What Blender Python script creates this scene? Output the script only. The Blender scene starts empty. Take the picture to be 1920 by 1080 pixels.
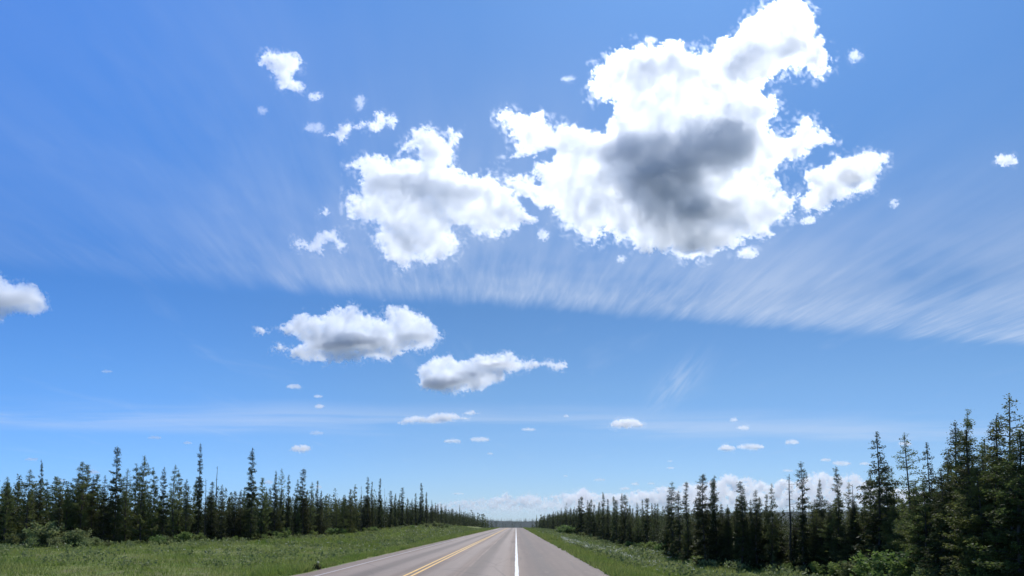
import bpy, bmesh, math, random
import numpy as np
from mathutils import Vector, Matrix, Euler, noise as mnoise
R = math.radians
sc = bpy.context.scene
col = sc.collection

# ---------------------------------------------------------------- camera
CAM = Vector((0.0, 0.0, 1.92))
F_PX, CX = 1450.0, 960.0
PITCH, YAW = R(4.5), R(0.29)
CY = 982.5 - F_PX * math.tan(PITCH)      # picture row of the optical axis (the frame is shifted up, verticals stay upright)
cam = bpy.data.objects.new('camera', bpy.data.cameras.new('camera'))
col.objects.link(cam)
cam.location = CAM
cam.rotation_euler = (R(90) + PITCH, 0, YAW)
cam.data.sensor_width = 36
cam.data.lens = F_PX / 1920 * 36
cam.data.shift_y = (CY - 540.0) / 1920
cam.data.clip_start = 0.1
cam.data.clip_end = 60000
sc.camera = cam
CM = Euler((R(90) + PITCH, 0, YAW)).to_matrix()
CMN = np.array(CM)

# ---------------------------------------------------------------- sun, sky, exposure
SUN_EL, SUN_AZ = R(50), R(16)            # azimuth measured from the road direction (+Y) towards +X
sun = bpy.data.objects.new('sun', bpy.data.lights.new('sun', 'SUN'))
col.objects.link(sun)
sun.data.energy = 4.2
sun.data.angle = R(0.53)
sun.data.color = (1.0, 0.965, 0.9)
sd = Vector((math.sin(SUN_AZ) * math.cos(SUN_EL), math.cos(SUN_AZ) * math.cos(SUN_EL), math.sin(SUN_EL)))
sun.rotation_euler = sd.to_track_quat('Z', 'Y').to_euler()
sun.location = (0, 0, 60)

sc.view_settings.view_transform = 'Standard'
sc.view_settings.look = 'None'
sc.view_settings.exposure = 0.0
sc.view_settings.gamma = 1.0
sc.cycles.max_bounces = 24
sc.cycles.diffuse_bounces = 3
sc.cycles.glossy_bounces = 2
sc.cycles.transmission_bounces = 3
sc.cycles.volume_bounces = 24
sc.cycles.transparent_max_bounces = 24
sc.cycles.use_denoising = True
sc.cycles.sample_clamp_indirect = 6
sc.cycles.use_adaptive_sampling = True
sc.cycles.adaptive_threshold = 0.015


class NT:
    """tiny helper to write node trees"""
    def __init__(self, nt):
        self.nt = nt
    def n(self, typ, **kw):
        node = self.nt.nodes.new(typ)
        for k, v in kw.items():
            if k.startswith('_'):
                setattr(node, k[1:], v)
        return node
    def link(self, a, b):
        self.nt.links.new(a, b)
    def put(self, sock, v):
        if isinstance(v, bpy.types.NodeSocket):
            self.link(v, sock)
        else:
            sock.default_value = v
    def m(self, op, a, b=0.0, c=0.0, clamp=False):
        node = self.nt.nodes.new('ShaderNodeMath')
        node.operation = op
        node.use_clamp = clamp
        self.put(node.inputs[0], a)
        self.put(node.inputs[1], b)
        self.put(node.inputs[2], c)
        return node.outputs[0]
    def ss(self, v, lo, hi, a=0.0, b=1.0):
        node = self.nt.nodes.new('ShaderNodeMapRange')
        node.interpolation_type = 'SMOOTHSTEP'
        self.put(node.inputs[0], v)
        node.inputs[1].default_value = lo
        node.inputs[2].default_value = hi
        node.inputs[3].default_value = a
        node.inputs[4].default_value = b
        return node.outputs[0]
    def noise(self, vec, scale, detail=4.0, rough=0.55, dist=0.0, dim='3D'):
        node = self.nt.nodes.new('ShaderNodeTexNoise')
        node.noise_dimensions = dim
        if vec is not None:
            self.link(vec, node.inputs['Vector'])
        node.inputs['Scale'].default_value = scale
        node.inputs['Detail'].default_value = detail
        node.inputs['Roughness'].default_value = rough
        node.inputs['Distortion'].default_value = dist
        return node.outputs[0]
    def comb(self, x, y, z=0.0):
        node = self.nt.nodes.new('ShaderNodeCombineXYZ')
        self.put(node.inputs[0], x); self.put(node.inputs[1], y); self.put(node.inputs[2], z)
        return node.outputs[0]
    def sep(self, v):
        node = self.nt.nodes.new('ShaderNodeSeparateXYZ')
        self.link(v, node.inputs[0])
        return node.outputs[0], node.outputs[1], node.outputs[2]
    def mix(self, f, a, b, mode='MIX'):
        node = self.nt.nodes.new('ShaderNodeMix')
        node.data_type = 'RGBA'
        node.blend_type = mode
        self.put(node.inputs[0], f)
        self.put(node.inputs[6], a if isinstance(a, bpy.types.NodeSocket) else (*a, 1.0))
        self.put(node.inputs[7], b if isinstance(b, bpy.types.NodeSocket) else (*b, 1.0))
        return node.outputs[2]


world = bpy.data.worlds.new('World')
sc.world = world
world.use_nodes = True
wt = world.node_tree
wt.nodes.clear()
W = NT(wt)
sky = W.n('ShaderNodeTexSky', _sky_type='NISHITA', _sun_disc=False, _sun_elevation=SUN_EL,
          _sun_rotation=SUN_AZ, _altitude=300, _air_density=1.0, _dust_density=0.3, _ozone_density=1.0)
hsv = W.n('ShaderNodeHueSaturation')
hsv.inputs['Hue'].default_value = 0.5
hsv.inputs['Saturation'].default_value = 1.0
hsv.inputs['Value'].default_value = 1.0
W.link(sky.outputs[0], hsv.inputs['Color'])
gen = W.n('ShaderNodeTexCoord').outputs['Generated']
dx, dy, dz = W.sep(gen)
dzc = W.m('MAXIMUM', dz, 0.02)
# the camera's vivid blue: a grade of the sky by height, deeper on the side away from the sun
ramp = W.n('ShaderNodeValToRGB')
cr = ramp.color_ramp
stops = [(0.0, (.50, .72, 1.22)), (.04, (.47, .68, 1.10)), (.09, (.445, .64, .98)), (.17, (.43, .64, .90)), (.27, (.36, .59, .85)), (.42, (.46, .78, 1.12)), (.57, (.50, .90, 1.34)), (.9, (.80, 1.0, 1.2))]
cr.elements[0].position, cr.elements[0].color = 0.0, (*[c / 2 for c in stops[0][1]], 1)
cr.elements[1].position, cr.elements[1].color = 0.9, (*[c / 2 for c in stops[-1][1]], 1)
for p, c in stops[1:-1]:
    e = cr.elements.new(p)
    e.color = (*[q / 2 for q in c], 1)
W.link(dz, ramp.inputs[0])
grade = W.mix(1.0, ramp.outputs[0], W.mix(W.ss(dx, -0.62, 0.0), (1.72, 2.22, 2.75), (2.0, 2.0, 2.0)), 'MULTIPLY')
graded = W.mix(1.0, hsv.outputs[0], grade, 'MULTIPLY')
px_ = W.m('DIVIDE', dx, dzc)
py_ = W.m('DIVIDE', dy, dzc)
# high ice cloud: streaks parallel on a flat layer, running away along the road
def planar(u, v):
    d = CM @ Vector(((u - CX) / F_PX, -(v - CY) / F_PX, -1.0))
    return d.x / d.z, d.y / d.z
EA, EB = planar(420, 545), planar(1900, 655)
eslope = (EB[1] - EA[1]) / (EB[0] - EA[0])
wob = W.m('MULTIPLY', W.m('SUBTRACT', W.noise(W.comb(px_, py_), 1.2, 3.0), 0.5), 0.35)
edge0 = W.m('ADD', W.m('SUBTRACT', W.m('ADD', W.m('MULTIPLY', px_, eslope), EA[1] - EA[0] * eslope), py_), wob)
fib = W.noise(W.comb(W.m('ADD', W.m('MULTIPLY', px_, 8.0), W.m('MULTIPLY', py_, 0.6)), W.m('MULTIPLY', py_, 0.9)), 1.5, 6.0, 0.58, 0.3)
fib2 = W.noise(W.comb(W.m('ADD', W.m('MULTIPLY', px_, 20.0), W.m('MULTIPLY', py_, 1.5)), W.m('MULTIPLY', py_, 2.2)), 1.5, 4.0, 0.6, 0.5)
edge = W.m('ADD', edge0, W.m('MULTIPLY', W.m('SUBTRACT', fib, 0.5), 0.30))
soft = W.noise(W.comb(px_, W.m('MULTIPLY', py_, 0.6)), 1.3, 4.0, 0.5, 0.3)
near = W.ss(edge, 0.0, 0.34)
fade = W.ss(edge, 0.5, 2.6, 1.0, 0.0)
leftf = W.ss(px_, -1.6, -0.2, 0.16, 1.0)
band = W.m('MULTIPLY', W.m('MULTIPLY', near, fade), leftf)
dens = W.m('ADD', W.m('MULTIPLY', W.ss(fib, 0.30, 0.80), 0.20), W.m('ADD', W.m('MULTIPLY', W.ss(soft, 0.22, 0.72), 0.40), W.m('MULTIPLY', W.m('MULTIPLY', W.ss(fib2, .40, .70), W.ss(edge, .15, 1.1, 1.0, 0.0)), 0.17)))
cir1 = W.m('MULTIPLY', band, dens)
# faint patches over the whole sky
veil = W.noise(W.comb(W.m('MULTIPLY', px_, 2.6), W.m('MULTIPLY', py_, 0.7)), 1.0, 6.0, 0.6, 0.6)
cir2 = W.m('MULTIPLY', W.ss(veil, 0.54, 0.84), 0.11)
# low thin bands above the horizon, long in x
low = W.noise(W.comb(W.m('MULTIPLY', px_, 0.30), W.m('MULTIPLY', W.m('DIVIDE', dz, dy), 46.0)), 1.0, 5.0, 0.55, 0.3)
tel = W.m('ADD', W.m('DIVIDE', dz, W.m('MAXIMUM', dy, 0.1)), W.m('ADD', W.m('MULTIPLY', dx, 0.02), W.m('MULTIPLY', W.noise(gen, 4.0, 2.0), 0.02)))
lowm = W.m('MULTIPLY', W.ss(tel, 0.116, 0.136), W.ss(tel, 0.138, 0.172, 1.0, 0.0))
cir3 = W.m('MULTIPLY', W.m('MULTIPLY', lowm, W.ss(low, 0.34, 0.62)), 0.34)
_w = CM @ Vector(((1272 - CX) / F_PX, -(716 - CY) / F_PX, -1.0)); _w.normalize()
ex_ = W.m('SUBTRACT', dx, _w.x); ez_ = W.m('SUBTRACT', dz, _w.z)
tl = W.m('SUBTRACT', ex_, W.m('MULTIPLY', ez_, 0.7))
r2 = W.m('ADD', W.m('POWER', W.m('DIVIDE', W.m('ABSOLUTE', tl), 0.022), 2.0), W.m('POWER', W.m('DIVIDE', W.m('ABSOLUTE', ez_), 0.026), 2.0))
cir4 = W.m('MULTIPLY', W.m('MULTIPLY', W.m('EXPONENT', W.m('MULTIPLY', r2, -1.0)), W.ss(W.noise(W.comb(W.m('MULTIPLY', tl, 90.0), W.m('MULTIPLY', dz, 26.0)), 1.0, 5.0, .6, .4), .3, .65)), 0.34)
cir = W.m('MINIMUM', W.m('ADD', W.m('ADD', cir1, cir2), W.m('ADD', cir3, cir4)), 0.75)
skyc = W.mix(cir, graded, (6.6, 7.6, 9.4))
bg = W.n('ShaderNodeBackground')
W.link(skyc, bg.inputs[0])
bg.inputs[1].default_value = 0.10
wo = W.n('ShaderNodeOutputWorld')
W.link(bg.outputs[0], wo.inputs[0])


# ---------------------------------------------------------------- helpers
def tag(o, label=None, cat=None, group=None, kind=None):
    if label: o['label'] = label
    if cat: o['category'] = cat
    if group: o['group'] = group
    if kind: o['kind'] = kind
    return o

def mesh_np(name, verts, faces, mat=None, parent=None, smooth=False):
    """faces: int array (n,3) or (n,4), or a list"""
    me = bpy.data.meshes.new(name)
    verts = np.asarray(verts, dtype=np.float32)
    faces = np.asarray(faces, dtype=np.int32)
    k = faces.shape[1]
    me.vertices.add(len(verts))
    me.vertices.foreach_set('co', verts.ravel())
    me.loops.add(faces.size)
    me.loops.foreach_set('vertex_index', faces.ravel())
    me.polygons.add(len(faces))
    me.polygons.foreach_set('loop_start', np.arange(0, faces.size, k, dtype=np.int32))
    me.polygons.foreach_set('loop_total', np.full(len(faces), k, dtype=np.int32))
    me.update(calc_edges=True)
    if smooth:
        me.polygons.foreach_set('use_smooth', np.ones(len(faces), dtype=bool))
    if mat: me.materials.append(mat)
    return me

def obj_np(name, verts, faces, mat=None, parent=None, smooth=False):
    o = bpy.data.objects.new(name, mesh_np(name, verts, faces, mat, None, smooth))
    col.objects.link(o)
    if parent: o.parent = parent
    return o

def material(name):
    m = bpy.data.materials.new(name)
    m.use_nodes = True
    m.node_tree.nodes.clear()
    return m, NT(m.node_tree)

# numpy gradient noise
_rs = np.random.RandomState(7)
_perm = np.tile(_rs.permutation(256), 3)
_gr = _rs.normal(size=(256, 3)); _gr /= np.linalg.norm(_gr, axis=1)[:, None]
def pnoise(x, y, z=0.0):
    x, y, z = np.broadcast_arrays(np.asarray(x, float), np.asarray(y, float), np.asarray(z, float))
    xi, yi, zi = np.floor(x).astype(int), np.floor(y).astype(int), np.floor(z).astype(int)
    xf, yf, zf = x - xi, y - yi, z - zi
    f = lambda t: t * t * t * (t * (t * 6 - 15) + 10)
    u, v, w = f(xf), f(yf), f(zf)
    out = 0
    for i in (0, 1):
        for j in (0, 1):
            for k in (0, 1):
                h = _perm[_perm[_perm[(xi + i) & 255] + ((yi + j) & 255)] + ((zi + k) & 255)]
                g = _gr[h]
                d = g[..., 0] * (xf - i) + g[..., 1] * (yf - j) + g[..., 2] * (zf - k)
                out = out + d * (u if i else 1 - u) * (v if j else 1 - v) * (w if k else 1 - w)
    return out * 1.6
def fbm(x, y, z=0.0, octs=5, gain=0.5, lac=2.03):
    a, s, t = 1.0, 0.0, 0.0
    for o in range(octs):
        s = s + a * pnoise(x * lac ** o, y * lac ** o, z + 17.3 * o)
        t += a
        a *= gain
    return s / t

def smooth01(t):
    t = np.clip(t, 0, 1)
    return t * t * (3 - 2 * t)

# ---------------------------------------------------------------- cumulus clouds: closed hulls filled with an even cloud volume
_cmat = {}
def cloud_mat(density, g=0.70, tint=(0.984, 0.991, 1.0)):
    key = (round(density, 6), g)
    if key not in _cmat:
        m, N = material('cloud_vapour')
        pv = N.n('ShaderNodeVolumePrincipled')
        pv.inputs['Color'].default_value = (*tint, 1)
        pv.inputs['Density'].default_value = key[0]
        pv.inputs['Anisotropy'].default_value = g
        out = N.n('ShaderNodeOutputMaterial')
        N.link(pv.outputs[0], out.inputs['Volume'])
        _cmat[key] = m
    return _cmat[key]

def poly_sdf(U, V, poly):
    P = np.array(poly, float)
    Q = np.roll(P, -1, axis=0)
    best = np.full(U.shape, 1e9)
    inside = np.zeros(U.shape, bool)
    for (ax, ay), (bx, by) in zip(P, Q):
        ex, ey = bx - ax, by - ay
        wx, wy = U - ax, V - ay
        t = np.clip((wx * ex + wy * ey) / (ex * ex + ey * ey + 1e-9), 0, 1)
        best = np.minimum(best, (wx - t * ex) ** 2 + (wy - t * ey) ** 2)
        c = ((ay > V) != (by > V)) & (U < (bx - ax) * (V - ay) / ((by - ay) if by != ay else 1e-9) + ax)
        inside ^= c
    d = np.sqrt(best)
    return np.where(inside, -d, d)

def rays(U, V):
    d = np.stack([(U - CX) / F_PX, -(V - CY) / F_PX, -np.ones_like(U)], -1)
    d /= np.linalg.norm(d, axis=-1)[..., None]
    return d @ CMN.T

def make_cloud(polys, label, dist, od=4.0, body=45.0, L=30.0, amp=9.0, nscale=38.0, step=3.0,
               dark=(), holes=(), group=None, seed=0.0, lump=0.35, oct_=6, minT=0.5, relief=0.5, name='cloud', fade=None):
    """polys in photo pixels. body = thickness in px where fully thick, od = optical depth of that thickness"""
    allp = np.concatenate([np.array(p, float) for p in polys])
    pad = amp * 1.3 + 2 * step
    u0, v0 = allp.min(0) - pad; u1, v1 = allp.max(0) + pad
    us = np.arange(u0, u1 + step, step); vs = np.arange(v0, v1 + step, step)
    U, V = np.meshgrid(us, vs)
    sdf = np.full(U.shape, 1e9)
    for p in polys:
        sdf = np.minimum(sdf, poly_sdf(U, V, p))
    wu = U + amp * 1.2 * fbm(U / nscale, V / nscale, 3.1 + seed, 4)
    wv = V + amp * 1.2 * fbm(U / nscale, V / nscale, 7.7 + seed, 4)
    n1 = fbm(wu / nscale, wv / nscale, seed, oct_, 0.72)
    n2 = fbm(wu / nscale * 3.3, wv / nscale * 3.3, seed + 40, 5, 0.78)
    bil = 1 - 2 * np.abs(fbm(wu / nscale * 1.7, wv / nscale * 1.7, seed + 60, 4, 0.6)) ** 0.8   # rounded heads, sharp creases
    s = sdf + amp * 2.2 * n1 + amp * 1.8 * n2 * (1 + 1.2 * fbm(U / nscale / 2.2, V / nscale / 2.2, seed + 71, 2)) + amp * 0.7 * (0.5 - bil)
    for (hx, hy, rx, ry, k) in holes:
        hd = ((U - hx) / rx) ** 2 + ((V - hy) / ry) ** 2
        s = s + k * np.exp(-hd) * 1.0
    d = -s
    T = np.where(d > 0, 1 - np.exp(-np.maximum(d, 0) / L), 0.0) * body
    T = T * np.maximum(1 + lump * 2.3 * fbm(wu / (nscale * 0.8), wv / (nscale * 0.8), 9.0 + seed, 6, 0.75) + lump * 0.9 * (bil - 0.4), 0.12)
    for (hx, hy, rx, ry, k) in dark:
        q = min(rx, ry) * 0.55; hu = U + q * fbm(U / rx * 1.6, V / rx * 1.6, 5.0, 5, 0.65); hv = V + q * fbm(U / rx * 1.6, V / rx * 1.6, 55.0, 5, 0.65)
        hd = (((hu - hx) / rx) ** 2 + ((hv - hy) / ry) ** 2)
        T = T + k * body * (1 - smooth01((np.sqrt(hd) - 0.45) / 0.9)) * np.clip(d / 14.0, 0, 1)
    T = np.where(d > 0, np.maximum(T, body * 0.02), 0)
    # frayed, half transparent fringe outside the dense body
    fw = amp * 2.6
    fr = smooth01((d + fw) / fw) * np.clip(0.18 + 2.2 * fbm(wu / nscale * 4.2, wv / nscale * 4.2, seed + 80, 4, .7), 0, 1) * np.clip(.4 + 2.5 * fbm(U / nscale / 1.5, V / nscale / 1.5, seed + 90, 2), 0, 1)
    T = np.maximum(T, np.where(sdf < fw * 1.5, body * .13 * fr, 0))
    if fade:
        T = T * (1 - .9 * smooth01((V - fade[0]) / (fade[1] - fade[0])))
    ins = T > minT * 0.5
    # depth offset of the middle sheet
    off = relief * body * 1.6 * fbm(U / (nscale * 1.8), V / (nscale * 1.8), 21.0 + seed, 3)
    asym = np.clip(0.5 + 0.25 * fbm(U / nscale, V / nscale, 31.0 + seed, 3), 0.2, 0.8)
    Tz = np.where(ins, T, 0.0)
    dirs = rays(U, V)
    s_px = dist / F_PX
    front = CAM_N + dirs * (dist + (off - asym * Tz) * s_px)[..., None]
    back = CAM_N + dirs * (dist + (off + (1 - asym) * Tz + 0.05) * s_px)[..., None]
    ny, nx = U.shape
    idx = np.arange(ny * nx).reshape(ny, nx)
    cell = ins[:-1, :-1] | ins[1:, :-1] | ins[:-1, 1:] | ins[1:, 1:]
    cell[0, :] = cell[-1, :] = False; cell[:, 0] = cell[:, -1] = False
    a, b, c, e = idx[:-1, :-1][cell], idx[:-1, 1:][cell], idx[1:, 1:][cell], idx[1:, :-1][cell]
    f1 = np.stack([a, e, c, b], 1)
    f2 = np.stack([a, b, c, e], 1) + ny * nx
    # side walls where a cell edge is a border
    cp = np.pad(cell, 1)
    side = []
    iy, ix = np.nonzero(cell)
    for (oy, ox, p0, p1) in ((-1, 0, (0, 0), (0, 1)), (1, 0, (1, 1), (1, 0)), (0, -1, (1, 0), (0, 0)), (0, 1, (0, 1), (1, 1))):
        sel = ~cp[iy + 1 + oy, ix + 1 + ox]
        y, x = iy[sel], ix[sel]
        A = idx[y + p0[0], x + p0[1]]; B = idx[y + p1[0], x + p1[1]]
        side.append(np.stack([A, B, B + ny * nx, A + ny * nx], 1))
    F = np.concatenate([f1, f2] + side)
    Vv = np.concatenate([front.reshape(-1, 3), back.reshape(-1, 3)])
    used = np.unique(F)
    remap = np.full(len(Vv), -1); remap[used] = np.arange(len(used))
    Vv = Vv[used]; F = remap[F]
    org = Vv.mean(0)
    o = obj_np(name, Vv - org, F, cloud_mat(od / (body * s_px), 0.70 if dist < 5000 else .66, (0.984, 0.991, 1.0) if dist < 6000 else (1, 1, 1)), smooth=True)
    o.location = org
    tag(o, label, 'cloud', group)
    return o
CAM_N = np.array(CAM)

def z6(*p): return [(440 + x / 2.348, 60 + y / 2.348) for x, y in p]
def z7(*p): return [(920 + x / 2.077, y / 2.077) for x, y in p]
def z8(*p): return [(440 + x / 2.572, 540 + y / 2.572) for x, y in p]
def ell(cx, cy, rx, ry, n=14, flat=0.5):
    return [(cx + rx * math.cos(t), cy + ry * math.sin(t) * (flat if math.sin(t) > 0 else 1)) for t in [2 * math.pi * i / n for i in range(n)]]

big = z7((25,460),(60,430),(120,440),(190,445),(250,495),(320,480),(345,500),(400,510),(445,510),(455,470),(480,430),(480,395),(440,390),(405,385),(400,355),(380,335),(400,300),(410,260),(450,225),(500,195),(570,175),(640,180),(690,160),(760,180),(800,205),(850,200),(880,150),(940,125),(1000,80),(1060,30),(1090,-2),(1190,-2),(1230,30),(1270,75),(1285,130),(1310,150),(1310,200),(1320,250),(1300,290),(1285,320),(1255,300),(1230,265),(1170,262),(1120,285),(1075,320),(1060,360),(1100,370),(1120,400),(1110,440),(1080,470),(1075,500),(1100,530),(1140,515),(1190,500),(1215,455),(1240,460),(1265,500),(1320,515),(1340,545),(1310,570),(1270,570),(1235,590),(1200,630),(1150,625),(1120,640),(1115,690),(1130,740),(1190,760),(1195,790),(1160,850),(1100,890),(1105,920),(1050,940),(990,930),(960,960),(900,980),(870,1008),(800,1005),(740,1010),(700,985),(620,980),(580,975),(540,945),(500,940),(470,910),(440,900),(430,940),(380,955),(330,900),(290,890),(260,850),(245,800),(190,800),(140,770),(100,760),(50,710),(60,690),(130,680),(160,700),(180,690),(165,650),(190,630),(240,625),(200,600),(130,600),(75,620),(100,590),(110,550),(80,510),(45,480))
make_cloud([big], 'largest white cumulus cloud high right of centre, with a dark grey middle', 3000, od=4.4, body=38, L=24, amp=9, nscale=46, step=2.1,
           dark=[(1225,290,80,42,1.7),(1345,262,72,42,1.9),(1250,340,75,45,1.9),(1330,390,60,22,1.2),(1270,405,75,30,0.6),(1300,445,65,22,0.45),(1170,275,50,26,0.9),(1200,130,50,30,0.35),(1400,115,50,35,0.4),(1265,120,35,22,0.3),(1380,205,50,12,0.5),
                 (1400,337,50,20,-0.42),(1430,365,36,20,-0.3)],
           holes=[(1036,283,12,9,22),(1010,345,10,8,16),(1395,165,14,7,20),(1480,255,14,8,12)], seed=1.0, lump=.5)
make_cloud([z7((1205,800),(1205,775),(1240,740),(1220,690),(1240,650),(1320,640),(1350,610),(1430,600),(1480,587),(1550,600),(1550,630),(1525,650),(1500,690),(1490,740),(1430,750),(1370,775),(1330,800),(1290,830),(1240,825))],
           'wing shaped white cloud just right of the largest cloud', 3000, od=4, body=34, L=18, amp=6, nscale=30, step=2.0, dark=[(1592,328,22,12,0.8)], seed=2.0)
make_cloud([z6((495,590),(540,575),(580,540),(665,540),(700,560),(760,550),(800,555),(790,520),(725,520),(760,470),(775,430),(820,415),(870,425),(910,455),(935,470),(930,430),(965,425),(1000,455),(995,490),(970,510),(965,560),(950,590),(990,600),(1040,625),(1090,635),(1140,625),(1180,660),(1230,700),(1270,760),(1290,800),(1350,830),(1330,855),(1260,840),(1240,870),(1180,880),(1130,910),(1060,880),(1000,850),(960,850),(970,890),(1000,930),(970,970),(930,1000),(880,1020),(820,1000),(780,1020),(740,1050),(720,1020),(660,1000),(640,950),(610,900),(640,860),(620,830),(560,835),(490,830),(490,720),(520,705),(560,715),(555,690),(565,630),(540,600))],
           'broad white cloud with pale grey streaks, left of the largest cloud', 3200, od=4.2, body=32, L=22, amp=8, nscale=40, step=2.1,
           dark=[(755,338,75,17,0.75),(850,355,70,17,0.65)], seed=3.0, lump=.5)
make_cloud([z6((105,150),(110,100),(150,82),(200,90),(265,90),(295,125),(290,165),(260,185),(255,205),(290,215),(318,245),(300,262),(250,262),(205,250),(190,210),(160,180),(140,155))],
           'small comma shaped white cloud high on the left', 2900, od=3.4, body=26, L=16, amp=5, nscale=24, step=1.9, seed=4.0)
make_cloud([z6((520,420),(560,400),(610,395),(625,355),(650,352),(665,370),(700,370),(718,395),(700,415),(670,405),(640,435),(600,445),(580,415),(545,430)), z6((405,455),(440,440),(465,410),(505,405),(515,425),(490,470),(465,480),(440,458))],
           'ragged little cloud in two scraps above the broad white cloud', 3000, od=2.6, body=16, L=12, amp=5, nscale=18, step=2.0, seed=5.0)
make_cloud([z6((250,940),(260,905),(310,915),(330,930),(350,900),(385,870),(440,865),(460,905),(500,930),(495,970),(460,955),(430,925),(400,930),(385,975),(345,965),(320,960)), z6((375,800),(400,780),(418,800),(400,815))],
           'torn white scrap of cloud at the lower left of the broad cloud', 3300, od=2.3, body=18, L=14, amp=6, nscale=20, step=2.0, seed=6.0)
make_cloud([[(-60,525),(-20,512),(0,516),(20,530),(60,530),(85,555),(92,580),(70,592),(30,588),(5,600),(-50,606)]],
           'white cloud cut off by the left edge of the picture', 4200, od=3.2, body=26, L=13, amp=4, nscale=26, step=1.9, dark=[(15,560,34,12,1.0),(50,560,20,10,.6)], seed=7.0)
make_cloud([z8((215,195),(260,165),(290,130),(330,120),(370,135),(400,125),(440,120),(480,90),(530,100),(555,70),(600,100),(640,130),(690,140),(730,150),(725,110),(740,75),(780,85),(830,95),(880,115),(940,150),(970,180),(990,215),(1010,240),(970,260),(950,295),(900,295),(850,300),(800,330),(740,350),(680,340),(600,345),(530,355),(510,372),(470,355),(390,362),(320,345),(265,330),(265,290),(330,270),(300,240),(240,225)), z8((90,195),(130,190),(180,210),(170,222),(120,212)), z8((180,295),(210,265),(250,290),(220,300))],
           'flat bottomed cloud with frayed left end, below the broad cloud', 5200, od=3.5, body=24, L=13, amp=5, nscale=24, step=1.7,
           lump=.6, dark=[(655,636,36,13,2.6),(625,648,34,9,1.5),(700,640,30,9,1.2),(775,630,26,7,0.9),(600,632,22,7,.6)], holes=[(738,622,8,5,14)], seed=8.0)
make_cloud([z8((875,420),(895,385),(940,345),(1000,325),(1040,322),(1080,350),(1120,345),(1160,322),(1230,320),(1290,312),(1330,312),(1370,350),(1430,355),(1450,340),(1480,355),(1540,360),(1600,360),(1600,385),(1560,395),(1500,375),(1440,390),(1350,405),(1310,420),(1300,445),(1230,470),(1190,495),(1100,500),(1000,510),(950,490),(890,480),(895,445))],
           'fish shaped cloud with a thin tail pointing right, above the road', 5800, od=3.5, body=22, L=11, amp=4, nscale=20, step=2.0,
           lump=.6, dark=[(818,718,32,10,2.4),(850,712,30,7,1.1),(925,682,30,6,1.1),(880,700,25,6,.7)], seed=9.0)
make_cloud([z8((780,655),(830,622),(880,615),(930,622),(970,600),(1030,600),(1070,605),(1090,625),(1140,625),(1130,635),(1080,635),(1020,648),(950,655),(880,645),(820,655)), z8((1110,605),(1150,588),(1178,605),(1140,613))],
           'long low white cloud under the fish shaped cloud', 8000, od=3.4, body=14, L=8, amp=2.2, nscale=12, step=1.6, seed=10.0)
small = [  # u, v, rx, ry, optical depth
    (552,726,14,6,1.6,'thin cloud chip left of the fish shaped cloud'), (597,744,8,4,1.2,None), (599,763,9,6,1.5,None),
    (564,843,20,9,3.0,'small heaped cloud low above the left trees'), (593,813,14,5,0.7,None), (849,828,17,5,1.6,None), (900,825,18,6,1.8,None),
    (991,806,14,4,1.2,None), (1061,781,5,4,.9,None), (919,851,5,3,.9,None), (859,926,11,3,.9,None), (1061,893,4,2,.9,None),
    (1176,797,32,13,3.0,'small flat cloud standing alone right of the road, midway up'), (1394,803,12,6,1.5,None), (1376,788,7,6,1.0,None),
    (1364,842,17,8,2.4,'left half of the flat pair of clouds over the right trees'), (1408,839,26,7,2.2,'right half of the flat pair of clouds over the right trees'),
    (1485,830,13,6,1.8,None), (1477,883,10,3,1.2,None), (1548,863,11,4,1.4,None), (1578,870,17,6,1.9,None), (1622,870,11,4,1.3,None),
    (1698,833,13,6,1.7,None), (1887,300,22,11,2.2,'lone small cloud near the right edge of the sky'), (1602,105,13,14,0.55,'faint wisp of cloud right of the top of the largest cloud'),
    (1676,381,10,11,0.8,None), (1516,413,14,9,1.5,None), (1402,474,20,11,1.3,None), (1165,486,9,7,0.8,None), (1021,441,11,10,1.0,None),
    (590,239,20,11,0.5,None), (592,181,14,8,0.9,None), (675,192,10,16,0.7,None), (491,208,9,9,0.45,None), (200,697,11,4,0.6,None),
    (59,862,13,4,1.0,None), (352,831,9,3,.9,None), (290,821,13,4,.8,None), (114,902,9,4,.9,None), (175,886,13,5,1.2,None),
    (504,905,8,5,1.3,None), (597,914,7,5,1.2,None), (1257,878,8,3,1.0,None), (1256,865,6,2,.6,None), (1191,908,8,4,1.3,None), (1172,917,11,4,1.3,None),
    (1221,907,7,3,.9,None), (1124,900,12,3,.9,None), (640,390,5,14,0.6,None), (1065,148,14,6,0.35,None), (1220,75,12,6,0.5,None)]
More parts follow.
